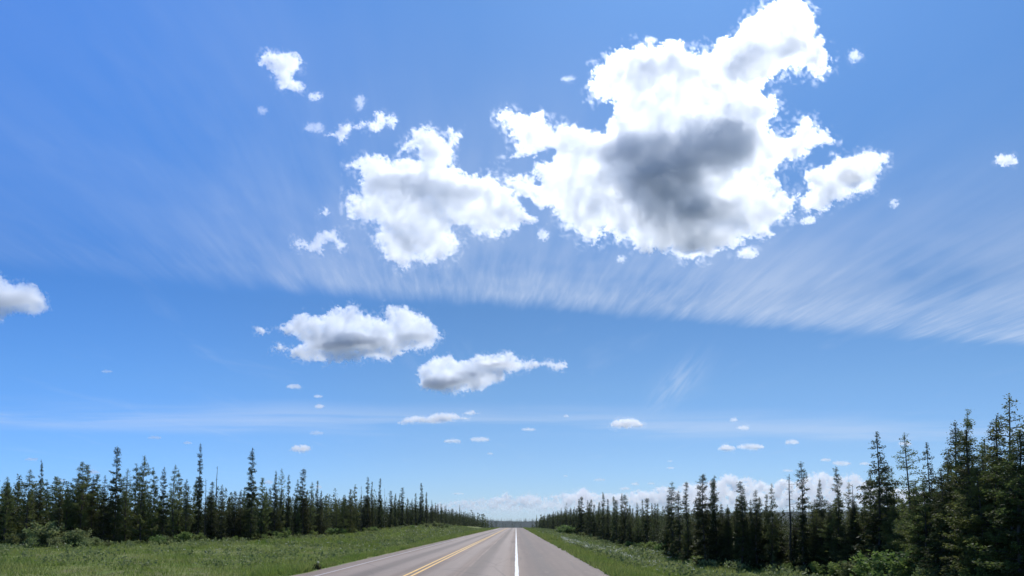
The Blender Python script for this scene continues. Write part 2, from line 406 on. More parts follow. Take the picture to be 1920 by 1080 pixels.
SL = {(597, 744): 'upper of two tiny white dots left of the fish shaped cloud', (599, 763): 'lower of two tiny white dots left of the fish shaped cloud', (593, 813): 'faint white smear above the small heaped cloud', (849, 828): 'small flat cloud under the long low cloud, left one of two', (900, 825): 'small flat cloud under the long low cloud, right one of two', (991, 806): 'tiny flat cloud in the thin band above the road', (1061, 781): 'tiny dot of cloud between the long low cloud and the lone flat one', (919, 851): 'tiny dot of cloud straight above the left half of the road end', (859, 926): 'thin low cloud streak over the far left tree line', (1061, 893): 'faint speck just above the cloud bank right of the road end', (1394, 803): 'tiny cloud under a fainter dot, above the flat pair on the right', (1376, 788): 'faint dot of cloud above the tiny cloud over the flat pair', (1485, 830): 'small cloud right of the flat pair, above the club topped spruce', (1477, 883): 'tiny thin cloud left of the club topped spruce', (1548, 863): 'tiny cloud between the club topped spruce and the knob topped one', (1578, 870): 'small cloud directly behind the knob of the sparse spruce', (1622, 870): 'tiny cloud left of the broad pointed spruce top', (1698, 833): 'small cloud behind the see-through larch', (1676, 381): 'tiny puff right of the wing shaped cloud', (1516, 413): 'small torn puff below the wing shaped cloud', (1402, 474): 'small puff under the lower right rim of the largest cloud', (1165, 486): 'tiny puff below the lower left rim of the largest cloud', (1021, 441): 'small puff between the broad cloud and the largest cloud', (590, 239): 'faint wisp below the comma shaped cloud', (592, 181): 'small shred at the tail of the comma shaped cloud', (675, 192): 'thin upright shred above the ragged little cloud', (491, 208): 'barely visible wisp left below the comma shaped cloud', (200, 697): 'faint speck alone in the empty blue on the left', (59, 862): 'tiny cloud left of the thin leftmost spike', (352, 831): 'tiny cloud left of the highest thin left spire', (290, 821): 'faint flat cloud above the broad airy larch', (114, 902): 'tiny cloud behind treetops near the left picture edge', (175, 886): 'small low cloud between bushy larch and tall left spire', (504, 905): 'tiny cloud behind the trees right of the third high spire', (597, 914): 'tiny cloud low over the middle of the left tree line', (1257, 878): 'tiny flat cloud high over the tall ragged spaced spire', (1256, 865): 'faintest speck above the tall ragged spaced spire', (1191, 908): 'white chip on top of the cloud bank, brightest of its row', (1172, 917): 'flat chip left below the brightest chip on the cloud bank', (1221, 907): 'tiny chip right of the brightest chip on the cloud bank', (1124, 900): 'thin flat streak above the cloud bank near the pointed spruce', (640, 390): 'thin upright shred at the left rim of the broad cloud', (1065, 148): 'faint wisp left of the top half of the largest cloud', (1220, 75): 'faint wisp above the left shoulder of the largest cloud'}
for i, (u, v, rx, ry, od, lab) in enumerate(small):
    lab = lab or SL.get((u, v))
    hi = v < 500
    st = 1.1 if rx < 12 else 1.5
    make_cloud([ell(u, v, rx, ry, 14, 1.0 if hi else 0.55)],
               lab or ('faint scrap of cloud drifting near the big clouds' if hi else 'tiny distant cloud low in the sky'),
               3200 if hi else (6500 if v < 780 else 11000), od=od, body=ry * 1.3, L=ry * 0.5, amp=min(rx, ry) * (0.42 if hi else 0.26), nscale=max(ry * 1.1, 5), step=st,
               group='scraps of cloud around the big clouds' if hi else 'tiny distant clouds', seed=20 + i * 1.7, minT=0.25, oct_=4)
top = [(700,962),(740,955),(790,950),(822,942),(855,939),(880,938),(915,935),(942,928),(952,923),(962,934),(985,928),(1007,928),(1018,932),(1050,927),(1080,922),(1095,915),(1107,922),(1135,925),(1177,925),(1192,919),(1217,920),(1235,912),(1252,910),(1262,918),(1285,906),(1300,908),(1317,906),(1345,900),(1360,889),(1372,889),(1385,897),(1405,895),(1422,900),(1440,907),(1463,898),(1490,902),(1517,888),(1543,885),(1563,893),(1580,893),(1600,885),(1617,897),(1640,910),(1700,915),(1760,930)]
def bank(a, b, label, seed, bot=968):
    t = [p for p in top if a <= p[0] <= b]
    t = [(a - 6, bot - 6)] + t + [(b + 6, bot - 6)]
    return make_cloud([t + [(b, bot), (a, bot)]], label, 15000 + 40 * (seed - 61) * 20, od=2.1, body=10, L=5, amp=3.4, nscale=20, step=1.5, seed=seed, lump=1.2, oct_=5, fade=(928, 967),
                      group='cloud bank along the horizon', minT=0.3,
                      holes=[(a + (b - a) * k, 948 + 8 * math.sin(k * 9 + seed), 26, 7, 9) for k in (0.2, 0.5, 0.8)])
bank(700, 1112, 'low bank of white cloud on the horizon above the end of the road', 61.0)
bank(1080, 1330, 'low bank of white cloud behind the distant spruces right of the road', 62.0)
bank(1295, 1760, 'highest part of the horizon cloud bank, behind the tall right trees', 63.0)

# ================================================================ LAND
def sst(v, a, b):
    return smooth01((np.asarray(v, float) - a) / (b - a))

def road_z(y):
    y = np.asarray(y, float)
    t = np.clip(y - 385, 0, None)
    drop = np.where(t < 260, t * t * 0.00012, 260 ** 2 * 0.00012 + (t - 260) * 0.0624)
    return -np.minimum(drop, 34.0)

RL, RR = -8.27, 3.42          # pavement edges
def ground(x, y):
    x = np.asarray(x, float); y = np.asarray(y, float)
    base = road_z(y)
    n = fbm(x / 9, y / 13, 2.0, 4)
    n2 = fbm(x / 2.2, y / 3.0, 4.0, 3)
    # right verge: embankment down to the bog
    t = np.clip(x - RR, 0, None)
    amp = 1.15 - 0.55 * sst(y, 70, 260)
    zr = -amp * sst(t, -1.0, 8.0) + 0.12 * n * sst(t, 1, 5) + 0.05 * n2 * sst(t, 0.3, 2)
    # left verge: shallow ditch, then a bank that climbs with distance
    u = np.clip(RL - x, 0, None)
    far = sst(y, 105, 235)
    plain = -0.85 * sst(u, 0.0, 6.0) + 0.55 * sst(u, 9, 22)
    bank = -0.35 * sst(u, 0, 3.5) * (1 - sst(u, 5, 12)) + 1.85 * sst(u, 5, 21) - 0.35 * sst(u, 3.5, 12)
    zl = plain * (1 - far) + bank * far + 0.22 * n * sst(u, 2, 8) + 0.06 * n2 * sst(u, 0.3, 2)
    z = base + np.where(x > RR, zr, np.where(x < RL, zl, -0.06))
    # hills far off, higher to the right
    d = np.hypot(x, y)
    az = np.arctan2(x, np.maximum(y, 1))
    hh = 14 + 40 * sst(az, 0.04, 0.30) + 10 * sst(-az, 0.05, 0.4) + 3.5 * fbm(az * 14, d / 1500, 8.0, 4)
    z = z + (hh + 34) * sst(d, 1900, 3600) * (y > 0)
    return z

def axis(*segs):
    out = []
    for a, b, s0, s1 in segs:
        v = a
        while v < b:
            out.append(v)
            f = (v - a) / (b - a)
            v += s0 + (s1 - s0) * f
    out.append(segs[-1][1])
    return np.array(out)
xs = np.concatenate([-axis((12, 60, .6, 1.6), (60, 300, 3, 14), (300, 5200, 30, 240))[::-1], axis((-11.6, 20, .4, .55), (20, 60, .8, 2), (60, 300, 4, 14), (300, 5200, 30, 240))])
ys = np.concatenate([-axis((0, 400, 6, 60))[::-1][:-1], axis((0, 90, .7, 1.0), (90, 460, 1.6, 6), (460, 6500, 14, 150))])
X, Y = np.meshgrid(xs, ys)
Z = ground(X, Y)
ny, nx = X.shape
idx = np.arange(ny * nx).reshape(ny, nx)
quads = np.stack([idx[:-1, :-1], idx[:-1, 1:], idx[1:, 1:], idx[1:, :-1]], -1).reshape(-1, 4)

m_ground, N = material('verge_grass')
pos = N.n('ShaderNodeNewGeometry').outputs['Position']
gx, gy, gz = N.sep(pos)
big1 = N.noise(pos, 0.09, 5, 0.6)
fine = N.noise(pos, 2.6, 5, 0.7)
mid_ = N.noise(N.comb(gx, N.m('MULTIPLY', gy, 0.5)), 0.55, 5, 0.65)
c = N.mix(N.ss(big1, 0.35, 0.65), (0.105, 0.165, 0.024), (0.170, 0.190, 0.052))
c = N.mix(N.ss(mid_, 0.44, 0.64), c, (0.150, 0.145, 0.062))
c = N.mix(N.ss(fine, 0.45, 0.75), c, (0.065, 0.095, 0.026))
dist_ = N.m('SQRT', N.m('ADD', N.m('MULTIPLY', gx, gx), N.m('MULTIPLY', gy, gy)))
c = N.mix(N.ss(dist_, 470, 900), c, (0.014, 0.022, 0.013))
bs = N.n('ShaderNodeBsdfPrincipled')
N.link(c, bs.inputs['Base Color'])
bs.inputs['Roughness'].default_value = 0.9
bs.inputs['Specular IOR Level'].default_value = 0.15
bp = N.n('ShaderNodeBump'); bp.inputs['Strength'].default_value = 0.7; bp.inputs['Distance'].default_value = 0.15
N.link(fine, bp.inputs['Height']); N.link(bp.outputs[0], bs.inputs['Normal'])
o_ = N.n('ShaderNodeOutputMaterial'); N.link(bs.outputs[0], o_.inputs[0])
gnd = obj_np('ground', np.stack([X, Y, Z], -1).reshape(-1, 3), quads, m_ground, smooth=True)
tag(gnd, kind='structure')

# ---------------------------------------------------------------- road
m_road, N = material('weathered_asphalt')
pos = N.n('ShaderNodeNewGeometry').outputs['Position']
gx, gy, gz = N.sep(pos)
wx = N.m('ADD', gx, N.m('MULTIPLY', N.m('SUBTRACT', N.noise(N.comb(N.m('MULTIPLY', gx, .2), N.m('MULTIPLY', gy, .02)), 1.0, 3), .5), 0.5))
def bandx(c_, w, s):          # soft stripe running along the road
    return N.ss(N.m('ABSOLUTE', N.m('SUBTRACT', wx, c_)), w, w + s, 1.0, 0.0)
streak = N.noise(N.comb(N.m('MULTIPLY', wx, 2.2), N.m('MULTIPLY', gy, 0.018)), 1.0, 6, 0.62)
patch = N.noise(N.comb(N.m('MULTIPLY', gx, 0.35), N.m('MULTIPLY', gy, 0.05)), 1.0, 5, 0.6)
grit = N.noise(pos, 34.0, 3, 0.7)
agg = N.noise(pos, 7.0, 4, 0.7)
c = N.mix(N.ss(patch, 0.38, 0.60), (0.170, 0.135, 0.125), (0.240, 0.198, 0.184))
c = N.mix(N.m('MULTIPLY', N.ss(streak, 0.44, 0.60), 0.8), c, (0.300, 0.255, 0.238))
tracks = N.m('MAXIMUM', N.m('MAXIMUM', bandx(-0.95, .22, .5), bandx(-2.95, .22, .5)), N.m('MAXIMUM', bandx(-5.05, .22, .5), bandx(-6.6, .22, .5)))
rep1 = N.noise(N.comb(N.m('MULTIPLY', gx, 0.28), N.m('MULTIPLY', gy, 0.022)), 1.0, 2, .4)
c = N.mix(N.m('MULTIPLY', N.ss(rep1, .57, .585), .40), c, (.125, .098, .092))
c = N.mix(N.m('MULTIPLY', N.ss(rep1, .40, .385), .38), c, (.36, .315, .295))
c = N.mix(N.m('MULTIPLY', tracks, 0.7), c, (0.325, 0.282, 0.264))
oil = N.m('MAXIMUM', bandx(-1.75, .15, .5), bandx(-5.8, .15, .5))
c = N.mix(N.m('MULTIPLY', oil, 0.8), c, (0.155, 0.137, 0.135))
should = N.ss(gx, 0.15, 0.55)
c = N.mix(N.m('MULTIPLY', should, 0.72), c, (0.118, 0.088, 0.083))
c = N.mix(N.m('MULTIPLY', N.m('MULTIPLY', should, bandx(1.25, .18, .35)), 0.6), c, (0.10, 0.085, 0.088))
c = N.mix(N.m('MULTIPLY', N.ss(N.noise(N.comb(N.m('MULTIPLY', gx, 1.5), N.m('MULTIPLY', gy, .35)), 1.3, 6, .7), .56, .70), N.m('MULTIPLY', should, .5)), c, (0.30, 0.27, 0.262))
c = N.mix(N.m('MULTIPLY', N.ss(gx, -7.6, -8.0), 0.5), c, (0.19, 0.165, 0.155))
seam = N.ss(N.m('ABSOLUTE', N.m('SUBTRACT', wx, -2.12)), .035, .09, 1.0, 0.0)
c = N.mix(N.m('MULTIPLY', seam, N.m('MULTIPLY', N.ss(patch, .35, .6), 0.55)), c, (0.44, 0.41, 0.40))
crack = N.n('ShaderNodeTexVoronoi', _feature='DISTANCE_TO_EDGE')
N.link(N.comb(N.m('MULTIPLY', wx, .32), N.m('MULTIPLY', N.m('ADD', gy, N.m('MULTIPLY', agg, 1.5)), .11)), crack.inputs['Vector']); crack.inputs['Scale'].default_value = 1.0
c = N.mix(N.m('MULTIPLY', N.ss(crack.outputs[0], 0.003, 0.012, 1.0, 0.0), 0.36), c, (0.06, 0.052, 0.05))
c = N.mix(N.m('MULTIPLY', N.ss(agg, .42, .66), 0.25), c, (0.13, 0.115, 0.112))
c = N.mix(N.m('MULTIPLY', N.ss(grit, .5, .75), 0.35), c, (0.40, 0.37, 0.36))
c = N.mix(1.0, c, (.80, .668, .525), 'MULTIPLY')
bs = N.n('ShaderNodeBsdfPrincipled')
N.link(c, bs.inputs['Base Color'])
N.put(bs.inputs['Roughness'], N.m('SUBTRACT', 0.66, N.m('MULTIPLY', tracks, 0.10)))
bs.inputs['Specular IOR Level'].default_value = 0.35
bp = N.n('ShaderNodeBump'); bp.inputs['Strength'].default_value = 0.35; bp.inputs['Distance'].default_value = 0.012
N.link(grit, bp.inputs['Height']); N.link(bp.outputs[0], bs.inputs['Normal'])
o_ = N.n('ShaderNodeOutputMaterial'); N.link(bs.outputs[0], o_.inputs[0])

yr = np.concatenate([np.arange(-120, 10, 5.0), np.arange(10, 120, .5), np.arange(120, 900, 3.0)])
def strip(name, fx0, fx1, mat, dz, n=1, kind='structure', yy=None, jag=0.0):
    yv = yr if yy is None else yy
    a, b = fx0(yv), fx1(yv)
    cols = [a + (b - a) * k / n for k in range(n + 1)]
    P = np.stack([np.stack([c_, yv, road_z(yv) + dz], -1) for c_ in cols], 1)
    k = len(yv)
    idx = np.arange(k * (n + 1)).reshape(k, n + 1)
    q = np.stack([idx[:-1, :-1], idx[:-1, 1:], idx[1:, 1:], idx[1:, :-1]], -1).reshape(-1, 4)
    o = obj_np(name, P.reshape(-1, 3), q, mat, smooth=True)
    tag(o, kind=kind)
    return o
el = lambda y: RL + 0.16 * fbm(y / 2.3, 0 * y, 1.0, 4) + 0.10 * fbm(y / .5, 0 * y, 2.0, 2)
er = lambda y: RR + 0.22 * fbm(y / 3.1, 0 * y, 5.0, 4) + 0.12 * fbm(y / .6, 0 * y, 6.0, 2)
strip('road', el, er, m_road, 0.0, 8)
m_gravel, N = material('shoulder_gravel')
pos = N.n('ShaderNodeNewGeometry').outputs['Position']
c = N.mix(N.ss(N.noise(pos, 9.0, 5, .75), .35, .65), (0.13, 0.112, 0.10), (0.27, 0.245, 0.225))
bs = N.n('ShaderNodeBsdfPrincipled'); N.link(c, bs.inputs['Base Color']); bs.inputs['Roughness'].default_value = .9
bp = N.n('ShaderNodeBump'); bp.inputs['Strength'].default_value = 1; bp.inputs['Distance'].default_value = 0.03
N.link(N.noise(pos, 22.0, 3, .7), bp.inputs['Height']); N.link(bp.outputs[0], bs.inputs['Normal'])
o_ = N.n('ShaderNodeOutputMaterial'); N.link(bs.outputs[0], o_.inputs[0])
strip('gravel_shoulder', lambda y: el(y) - 0.35 - 0.2 * fbm(y / 1.4, 0 * y, 9.0, 4), lambda y: el(y) + 0.2, m_gravel, -0.02, 2)
strip('gravel_shoulder', lambda y: er(y) - 0.2, lambda y: er(y) + 0.30 + 0.2 * fbm(y / 1.4, 0 * y, 12.0, 4), m_gravel, -0.02, 2)

def paint(name, colr, wear):
    m, N = material(name)
    pos = N.n('ShaderNodeNewGeometry').outputs['Position']
    gx, gy, gz = N.sep(pos)
    w = N.noise(N.comb(N.m('MULTIPLY', gx, 5.0), N.m('MULTIPLY', gy, 0.9)), 1.6, 7, .75)
    dark = N.mix(0.5, colr, (0.24, 0.21, 0.205))
    c = N.mix(N.ss(w, wear, wear + .16), colr, dark)
    bs = N.n('ShaderNodeBsdfPrincipled'); N.link(c, bs.inputs['Base Color']); bs.inputs['Roughness'].default_value = .55
    o_ = N.n('ShaderNodeOutputMaterial'); N.link(bs.outputs[0], o_.inputs[0])
    return m
mw = paint('white_line_paint', (0.78, 0.77, 0.74), .52)
mw2 = paint('worn_white_line_paint', (0.50, 0.45, 0.43), .38)
my = paint('yellow_line_paint', (0.78, 0.46, 0.09), .50)
wobw = lambda y: 0.030 * fbm(y / 5.0, 0 * y, 3.0, 3)
strip('edge_line', lambda y: .03 + wobw(y) - .075, lambda y: .03 + wobw(y) + .075, mw, 0.005)
strip('edge_line', lambda y: -7.42 + wobw(y) - .055, lambda y: -7.42 + wobw(y) + .055, mw2, 0.005)
for cx_ in (-4.14, -3.87):
    strip('centre_line', lambda y: cx_ + .5 * wobw(y) - .06, lambda y: cx_ + .5 * wobw(y) + .06, my, 0.005)

# ================================================================ VEGETATION
def leaf_mat(name, ca, cb, trans=0.35, hue=0.04, rough=.65):
    m, N = material(name)
    info = N.n('ShaderNodeObjectInfo').outputs['Random']
    pos = N.n('ShaderNodeNewGeometry').outputs['Position']
    n = N.mix(.5, N.noise(pos, 1.7, 4, .7), N.noise(pos, .16 if 'grass' in name else .5, 3, .6))
    c = N.mix(N.ss(n, .36, .64), ca, cb)
    h = N.n('ShaderNodeHueSaturation')
    N.put(h.inputs['Hue'], N.m('ADD', 0.5 - hue / 2, N.m('MULTIPLY', info, hue)))
    N.put(h.inputs['Value'], N.m('ADD', 0.78, N.m('MULTIPLY', N.m('FRACT', N.m('MULTIPLY', info, 7.3)), 0.45)))
    N.link(c, h.inputs['Color'])
    d = N.n('ShaderNodeBsdfPrincipled'); N.link(h.outputs[0], d.inputs['Base Color']); d.inputs['Roughness'].default_value = rough
    d.inputs['Specular IOR Level'].default_value = 0.25
    t = N.n('ShaderNodeBsdfTranslucent'); N.link(h.outputs[0], t.inputs[0])
    mx = N.n('ShaderNodeMixShader'); mx.inputs[0].default_value = trans
    N.link(d.outputs[0], mx.inputs[1]); N.link(t.outputs[0], mx.inputs[2])
    o_ = N.n('ShaderNodeOutputMaterial'); N.link(mx.outputs[0], o_.inputs[0])
    return m
M_SPR = leaf_mat('spruce_needles', (0.050, 0.062, 0.022), (0.102, 0.116, 0.036), .42)
M_LAR = leaf_mat('larch_needles', (0.098, 0.128, 0.034), (0.165, 0.190, 0.056), .48)
M_WIL = leaf_mat('willow_leaves', (0.15, 0.195, 0.065), (0.27, 0.30, 0.125), .42)
M_GRS = leaf_mat('grass_blades', (0.150, 0.215, 0.040), (0.255, 0.270, 0.085), .46)
M_ALD = leaf_mat('shrub_leaves', (0.12, 0.19, 0.045), (0.19, 0.25, 0.072), .48)
m_bark, N = material('bark')
pos = N.n('ShaderNodeNewGeometry').outputs['Position']
gx, gy, gz = N.sep(pos)
c = N.mix(N.ss(N.noise(N.comb(N.m('MULTIPLY', gx, 4), N.m('MULTIPLY', gy, 4), gz), 4, 5, .7), .35, .65), (0.040, 0.034, 0.028), (0.10, 0.088, 0.076))
bs = N.n('ShaderNodeBsdfPrincipled'); N.link(c, bs.inputs['Base Color']); bs.inputs['Roughness'].default_value = .9
o_ = N.n('ShaderNodeOutputMaterial'); N.link(bs.outputs[0], o_.inputs[0])
m_white, N = material('white_petals')
bs = N.n('ShaderNodeBsdfPrincipled'); bs.inputs['Base Color'].default_value = (.82, .82, .70, 1); bs.inputs['Roughness'].default_value = .7
t = N.n('ShaderNodeBsdfTranslucent'); t.inputs[0].default_value = (.6, .6, .5, 1)
mx = N.n('ShaderNodeMixShader'); mx.inputs[0].default_value = .4
N.link(bs.outputs[0], mx.inputs[1]); N.link(t.outputs[0], mx.inputs[2])
o_ = N.n('ShaderNodeOutputMaterial'); N.link(mx.outputs[0], o_.inputs[0])

def tube(pts, rads, sides=6):
    """tapered tube through pts -> (verts, quads)"""
    pts = np.asarray(pts, float); n = len(pts)
    V = []
    for i in range(n):
        d = pts[min(i + 1, n - 1)] - pts[max(i - 1, 0)]
        d = d / (np.linalg.norm(d) + 1e-9)
        a = np.cross(d, (0, 0, 1) if abs(d[2]) < .9 else (1, 0, 0)); a /= np.linalg.norm(a)
        b = np.cross(d, a)
        for k in range(sides):
            t = 2 * math.pi * k / sides
            V.append(pts[i] + rads[i] * (math.cos(t) * a + math.sin(t) * b))
    F = [[i * sides + k, i * sides + (k + 1) % sides, (i + 1) * sides + (k + 1) % sides, (i + 1) * sides + k] for i in range(n - 1) for k in range(sides)]
    return np.array(V), np.array(F)

def join(parts):
    V, F, o = [], [], 0
    for v, f in parts:
        V.append(v); F.append(f + o); o += len(v)
    return np.concatenate(V), np.concatenate(F)

def tris_from(P, D, Wd, ln, wd):
    """one ragged kite (2 triangles) per spray: base P, along D, width along Wd"""
    ln = ln[:, None]; wd = wd[:, None]
    a = P; b = P + D * ln * .45 + Wd * wd; c_ = P + D * ln; d = P + D * ln * .35 - Wd * wd
    V = np.stack([a, b, c_, d], 1).reshape(-1, 3)
    n = len(P)
    i = np.arange(n) * 4
    F = np.stack([i, i + 1, i + 2, i + 3], 1)
    return V, F

def unit(v):
    return v / (np.linalg.norm(v, axis=-1, keepdims=True) + 1e-9)

def conifer(seed, h, r, kind='narrow', sprays=2600, size=.16, limbs=True, base=.04):
    """returns crown (V,F), trunk (V,F); h in metres, r = widest branch reach"""
    rs = np.random.RandomState(seed)
    lean = rs.uniform(-.008, .008, 2)
    ax = lambda z: np.stack([lean[0] * z + .05 * np.sin(z * .9 + seed), lean[1] * z + .05 * np.cos(z * .7 + seed)], -1)
    nw = int(h * (5.2 if kind != 'larch' else 4.0))
    zb = h * base + (h * (1 - base)) * (np.linspace(0, 1, nw) ** .97) + rs.normal(0, .04, nw)
    starts, dirs, lens, bz = [], [], [], []
    gap_ph = rs.uniform(0, 9)
    for z in zb:
        u = min(max(z / h, 0), 1)
        if kind == 'narrow':
            R_ = r * (0.30 + .80 * (1 - u) ** 1.35) * (1 + .30 * math.sin(z * 2.9 + gap_ph) * u)
            if u > .86: R_ *= 1 - .6 * (u - .86) / .14
        elif kind == 'club':
            R_ = r * (.34 + .55 * (1 - u) ** 1.3) * (1 + .4 * math.sin(z * 3.1 + gap_ph))
            if u > .74: R_ = r * (.66 - 1.6 * max(u - .86, 0))
            if u > .95: R_ = r * .3
        elif kind == 'spire':
            R_ = r * (.07 + 1.0 * (1 - u) ** .88) * (1 + .22 * math.sin(z * 2.0 + gap_ph))
        else:
            R_ = r * (.12 + .95 * (1 - u) ** .62) * (1 + .3 * math.sin(z * 1.7 + gap_ph)) * min(1, .55 + u * 1.6) * min(1, (1 - u) * 5 + .22)
        k = rs.randint(3, 7) if kind != 'larch' else rs.randint(3, 5)
        a0 = rs.uniform(0, 6.28)
        for j in range(k):
            if rs.rand() < (.12 if kind != 'larch' else .05): continue
            a = a0 + 6.28 * j / k + rs.normal(0, .3)
            L = max(R_, .04) * rs.uniform(.55, 1.22)
            zj = z + rs.normal(0, .13) * (1 - u * .6)
            if zj > h * .985: continue
            starts.append(zj); bz.append(u); lens.append(L); dirs.append(a)
    starts = np.array(starts); dirs = np.array(dirs); lens = np.array(lens); bz = np.array(bz)
    nb = len(starts)
    droop = np.where(kind == 'larch', .02, .42 - .5 * bz) + rs.normal(0, .14, nb)
    def bpoint(i, t):
        L = lens[i] * t
        z = starts[i] - droop[i] * L + .22 * L * t + .0
        xy = ax(starts[i])
        return np.stack([xy[..., 0] + np.cos(dirs[i]) * L, xy[..., 1] + np.sin(dirs[i]) * L, z], -1)
    # sprays picked along branches, more on long ones
    p = lens ** .85 + .09; p /= p.sum()
    bi = rs.choice(nb, sprays, p=p)
    t = rs.uniform(.08 if kind != 'larch' else .12, 1.0, sprays) ** .72
    P = bpoint(bi, t)
    out = np.stack([np.cos(dirs[bi]), np.sin(dirs[bi]), -.25 + 0 * t], -1)
    sc_ = .6 + .4 * (1 - bz[bi])
    if kind == 'larch':
        P = P + rs.normal(0, .055, P.shape)
        D = unit(rs.normal(0, 1, P.shape) + (0, 0, .2))
    else:
        P = P + rs.normal(0, .05, P.shape)
        D = unit(out + rs.normal(0, .62, P.shape) + (0, 0, -.18))
    Wd = unit(np.cross(D, rs.normal(0, 1, P.shape)))
    ln = size * rs.uniform(.5, 1.35, sprays) * (sc_ if kind == 'larch' else sc_ * (1.08 - .45 * bz[bi]))
    wd = ln * rs.uniform(.16, .34, sprays)
    V, F = tris_from(P, D, Wd, ln, wd)
    # leader tuft
    k = 18
    zt = rs.uniform(.93, 1.0, k) * h
    a = rs.uniform(0, 6.28, k)
    Pt = np.stack([ax(zt)[:, 0], ax(zt)[:, 1], zt], -1)
    Dt = unit(np.stack([np.cos(a), np.sin(a), .5 + 0 * a], -1))
    Vt, Ft = tris_from(Pt, Dt, unit(np.cross(Dt, rs.normal(0, 1, Pt.shape))), np.full(k, size * .42), np.full(k, size * .12))
    crown = join([(V, F), (Vt, Ft)])
    zz = np.linspace(-.15, h * .985, 9)
    tr = [tube(np.stack([ax(zz)[:, 0], ax(zz)[:, 1], zz], -1), .0088 * h * (1 - np.clip(zz / h, 0, 1)) ** 1.15 + .010, 7)]
    if limbs:
        for i in range(nb):
            if lens[i] < .16: continue
            ts = np.array([0, .5, 1.0])
            pts = bpoint(np.full(3, i), ts)
            rr = .010 + .012 * lens[i]
            tr.append(tube(pts, [rr, rr * .7, rr * .25], 3))
    return crown, join(tr)

def dead_tree(seed, h, twigs=True):
    rs = np.random.RandomState(seed)
    zz = np.linspace(-.15, h, 9)
    wob_ = np.cumsum(rs.normal(0, .02, (9, 2)), 0)
    P = np.stack([wob_[:, 0], wob_[:, 1], zz], -1)
    bole = tube(P, .055 * (1 - np.clip(zz / h, 0, 1)) ** .8 + .012, 7)
    tw = []
    for k in range(46 if twigs else 20):
        z = h * rs.uniform(.25, .98); a = rs.uniform(0, 6.28)
        L = (rs.uniform(.15, .75) * (1.1 - z / h) + .12) * (1 if twigs else .45)
        c0 = np.array([np.interp(z, zz, P[:, 0]), np.interp(z, zz, P[:, 1]), z])
        d = np.array([math.cos(a), math.sin(a), rs.uniform(-.2, .5)])
        m_ = c0 + d * L * .55 + (0, 0, -.03)
        tw.append(tube([c0, m_, c0 + d * L + rs.normal(0, .05, 3)], [.013, .009, .004], 3))
        for q in range(2):
            e = m_ + rs.normal(0, .12, 3)
            tw.append(tube([m_, e], [.006, .003], 3))
    return join(tw), bole

def shrub(seed, h, w, leaves=1100, size=.10):
    rs = np.random.RandomState(seed)
    st, P0 = [], []
    for k in range(13):
        a = rs.uniform(0, 6.28); rr = w * rs.uniform(.15, 1.0); hh = h * rs.uniform(.5, 1.0) * (1 - .35 * (rr / w) ** 2)
        b = np.array([rs.normal(0, .12), rs.normal(0, .12), -.08])
        tip = np.array([math.cos(a) * rr, math.sin(a) * rr, hh])
        mid = b * .4 + tip * .5 + np.array([0, 0, .14 * h])
        st.append(tube([b, mid, tip], [.022, .014, .004], 4))
        n = leaves // 13
        t = rs.uniform(.25, 1.0, n)[:, None]
        pts = (1 - t) ** 2 * b + 2 * t * (1 - t) * mid + t ** 2 * tip
        P0.append(pts + rs.normal(0, .13 * w + .05, pts.shape) * (.6, .6, .5))
    P = np.concatenate(P0); P[:, 2] = np.maximum(P[:, 2], .03)
    n = len(P)
    D = unit(rs.normal(0, 1, (n, 3)) + (0, 0, .5)); Wd = unit(np.cross(D, rs.normal(0, 1, (n, 3))))
    ln = size * rs.uniform(.6, 1.5, n)
    return tris_from(P, D, Wd, ln, ln * .3), join(st)

# ---- prototype meshes
def protos(specs, fn, mc, name):
    out = []
    for s_ in specs:
        cr, tr = fn(*s_)
        out.append((mesh_np('crown', cr[0], cr[1], mc), mesh_np('trunk', tr[0], tr[1], m_bark), s_[1]))
    return out
PR = {
    'narrow': protos([(11, 7.0, .68, 'narrow', 9500, .15), (12, 8.0, .62, 'narrow', 9500, .15), (13, 6.5, .78, 'narrow', 9500, .15), (14, 9.5, .66, 'narrow', 11000, .15), (15, 7.5, .70, 'narrow', 9500, .15)], conifer, M_SPR, 'n'),
    'club': protos([(21, 7.0, .55, 'club', 6500, .15), (22, 7.5, .48, 'club', 6500, .15)], conifer, M_SPR, 'c'),
    'spire': protos([(31, 8.0, 1.35, 'spire', 15000, .155), (32, 7.0, 1.15, 'spire', 12000, .15), (33, 6.0, 1.0, 'spire', 9500, .145)], conifer, M_SPR, 's'),
    'larch': protos([(41, 8.0, 1.25, 'larch', 12500, .115), (42, 7.5, 1.5, 'larch', 14000, .115), (43, 7.0, 1.05, 'larch', 9000, .11)], conifer, M_LAR, 'l'),
    'airy': protos([(51, 7.5, 1.0, 'larch', 5200, .11), (52, 7.0, .8, 'larch', 4200, .105)], conifer, M_LAR, 'a'),
}
def dprot(seed, h, tw):
    cr, tr = dead_tree(seed, h, tw)
    return (mesh_np('branches', cr[0], cr[1], m_bark), mesh_np('trunk', tr[0], tr[1], m_bark), h)
PR['dead'] = [dprot(61, 7.0, True), dprot(62, 6.5, False)]

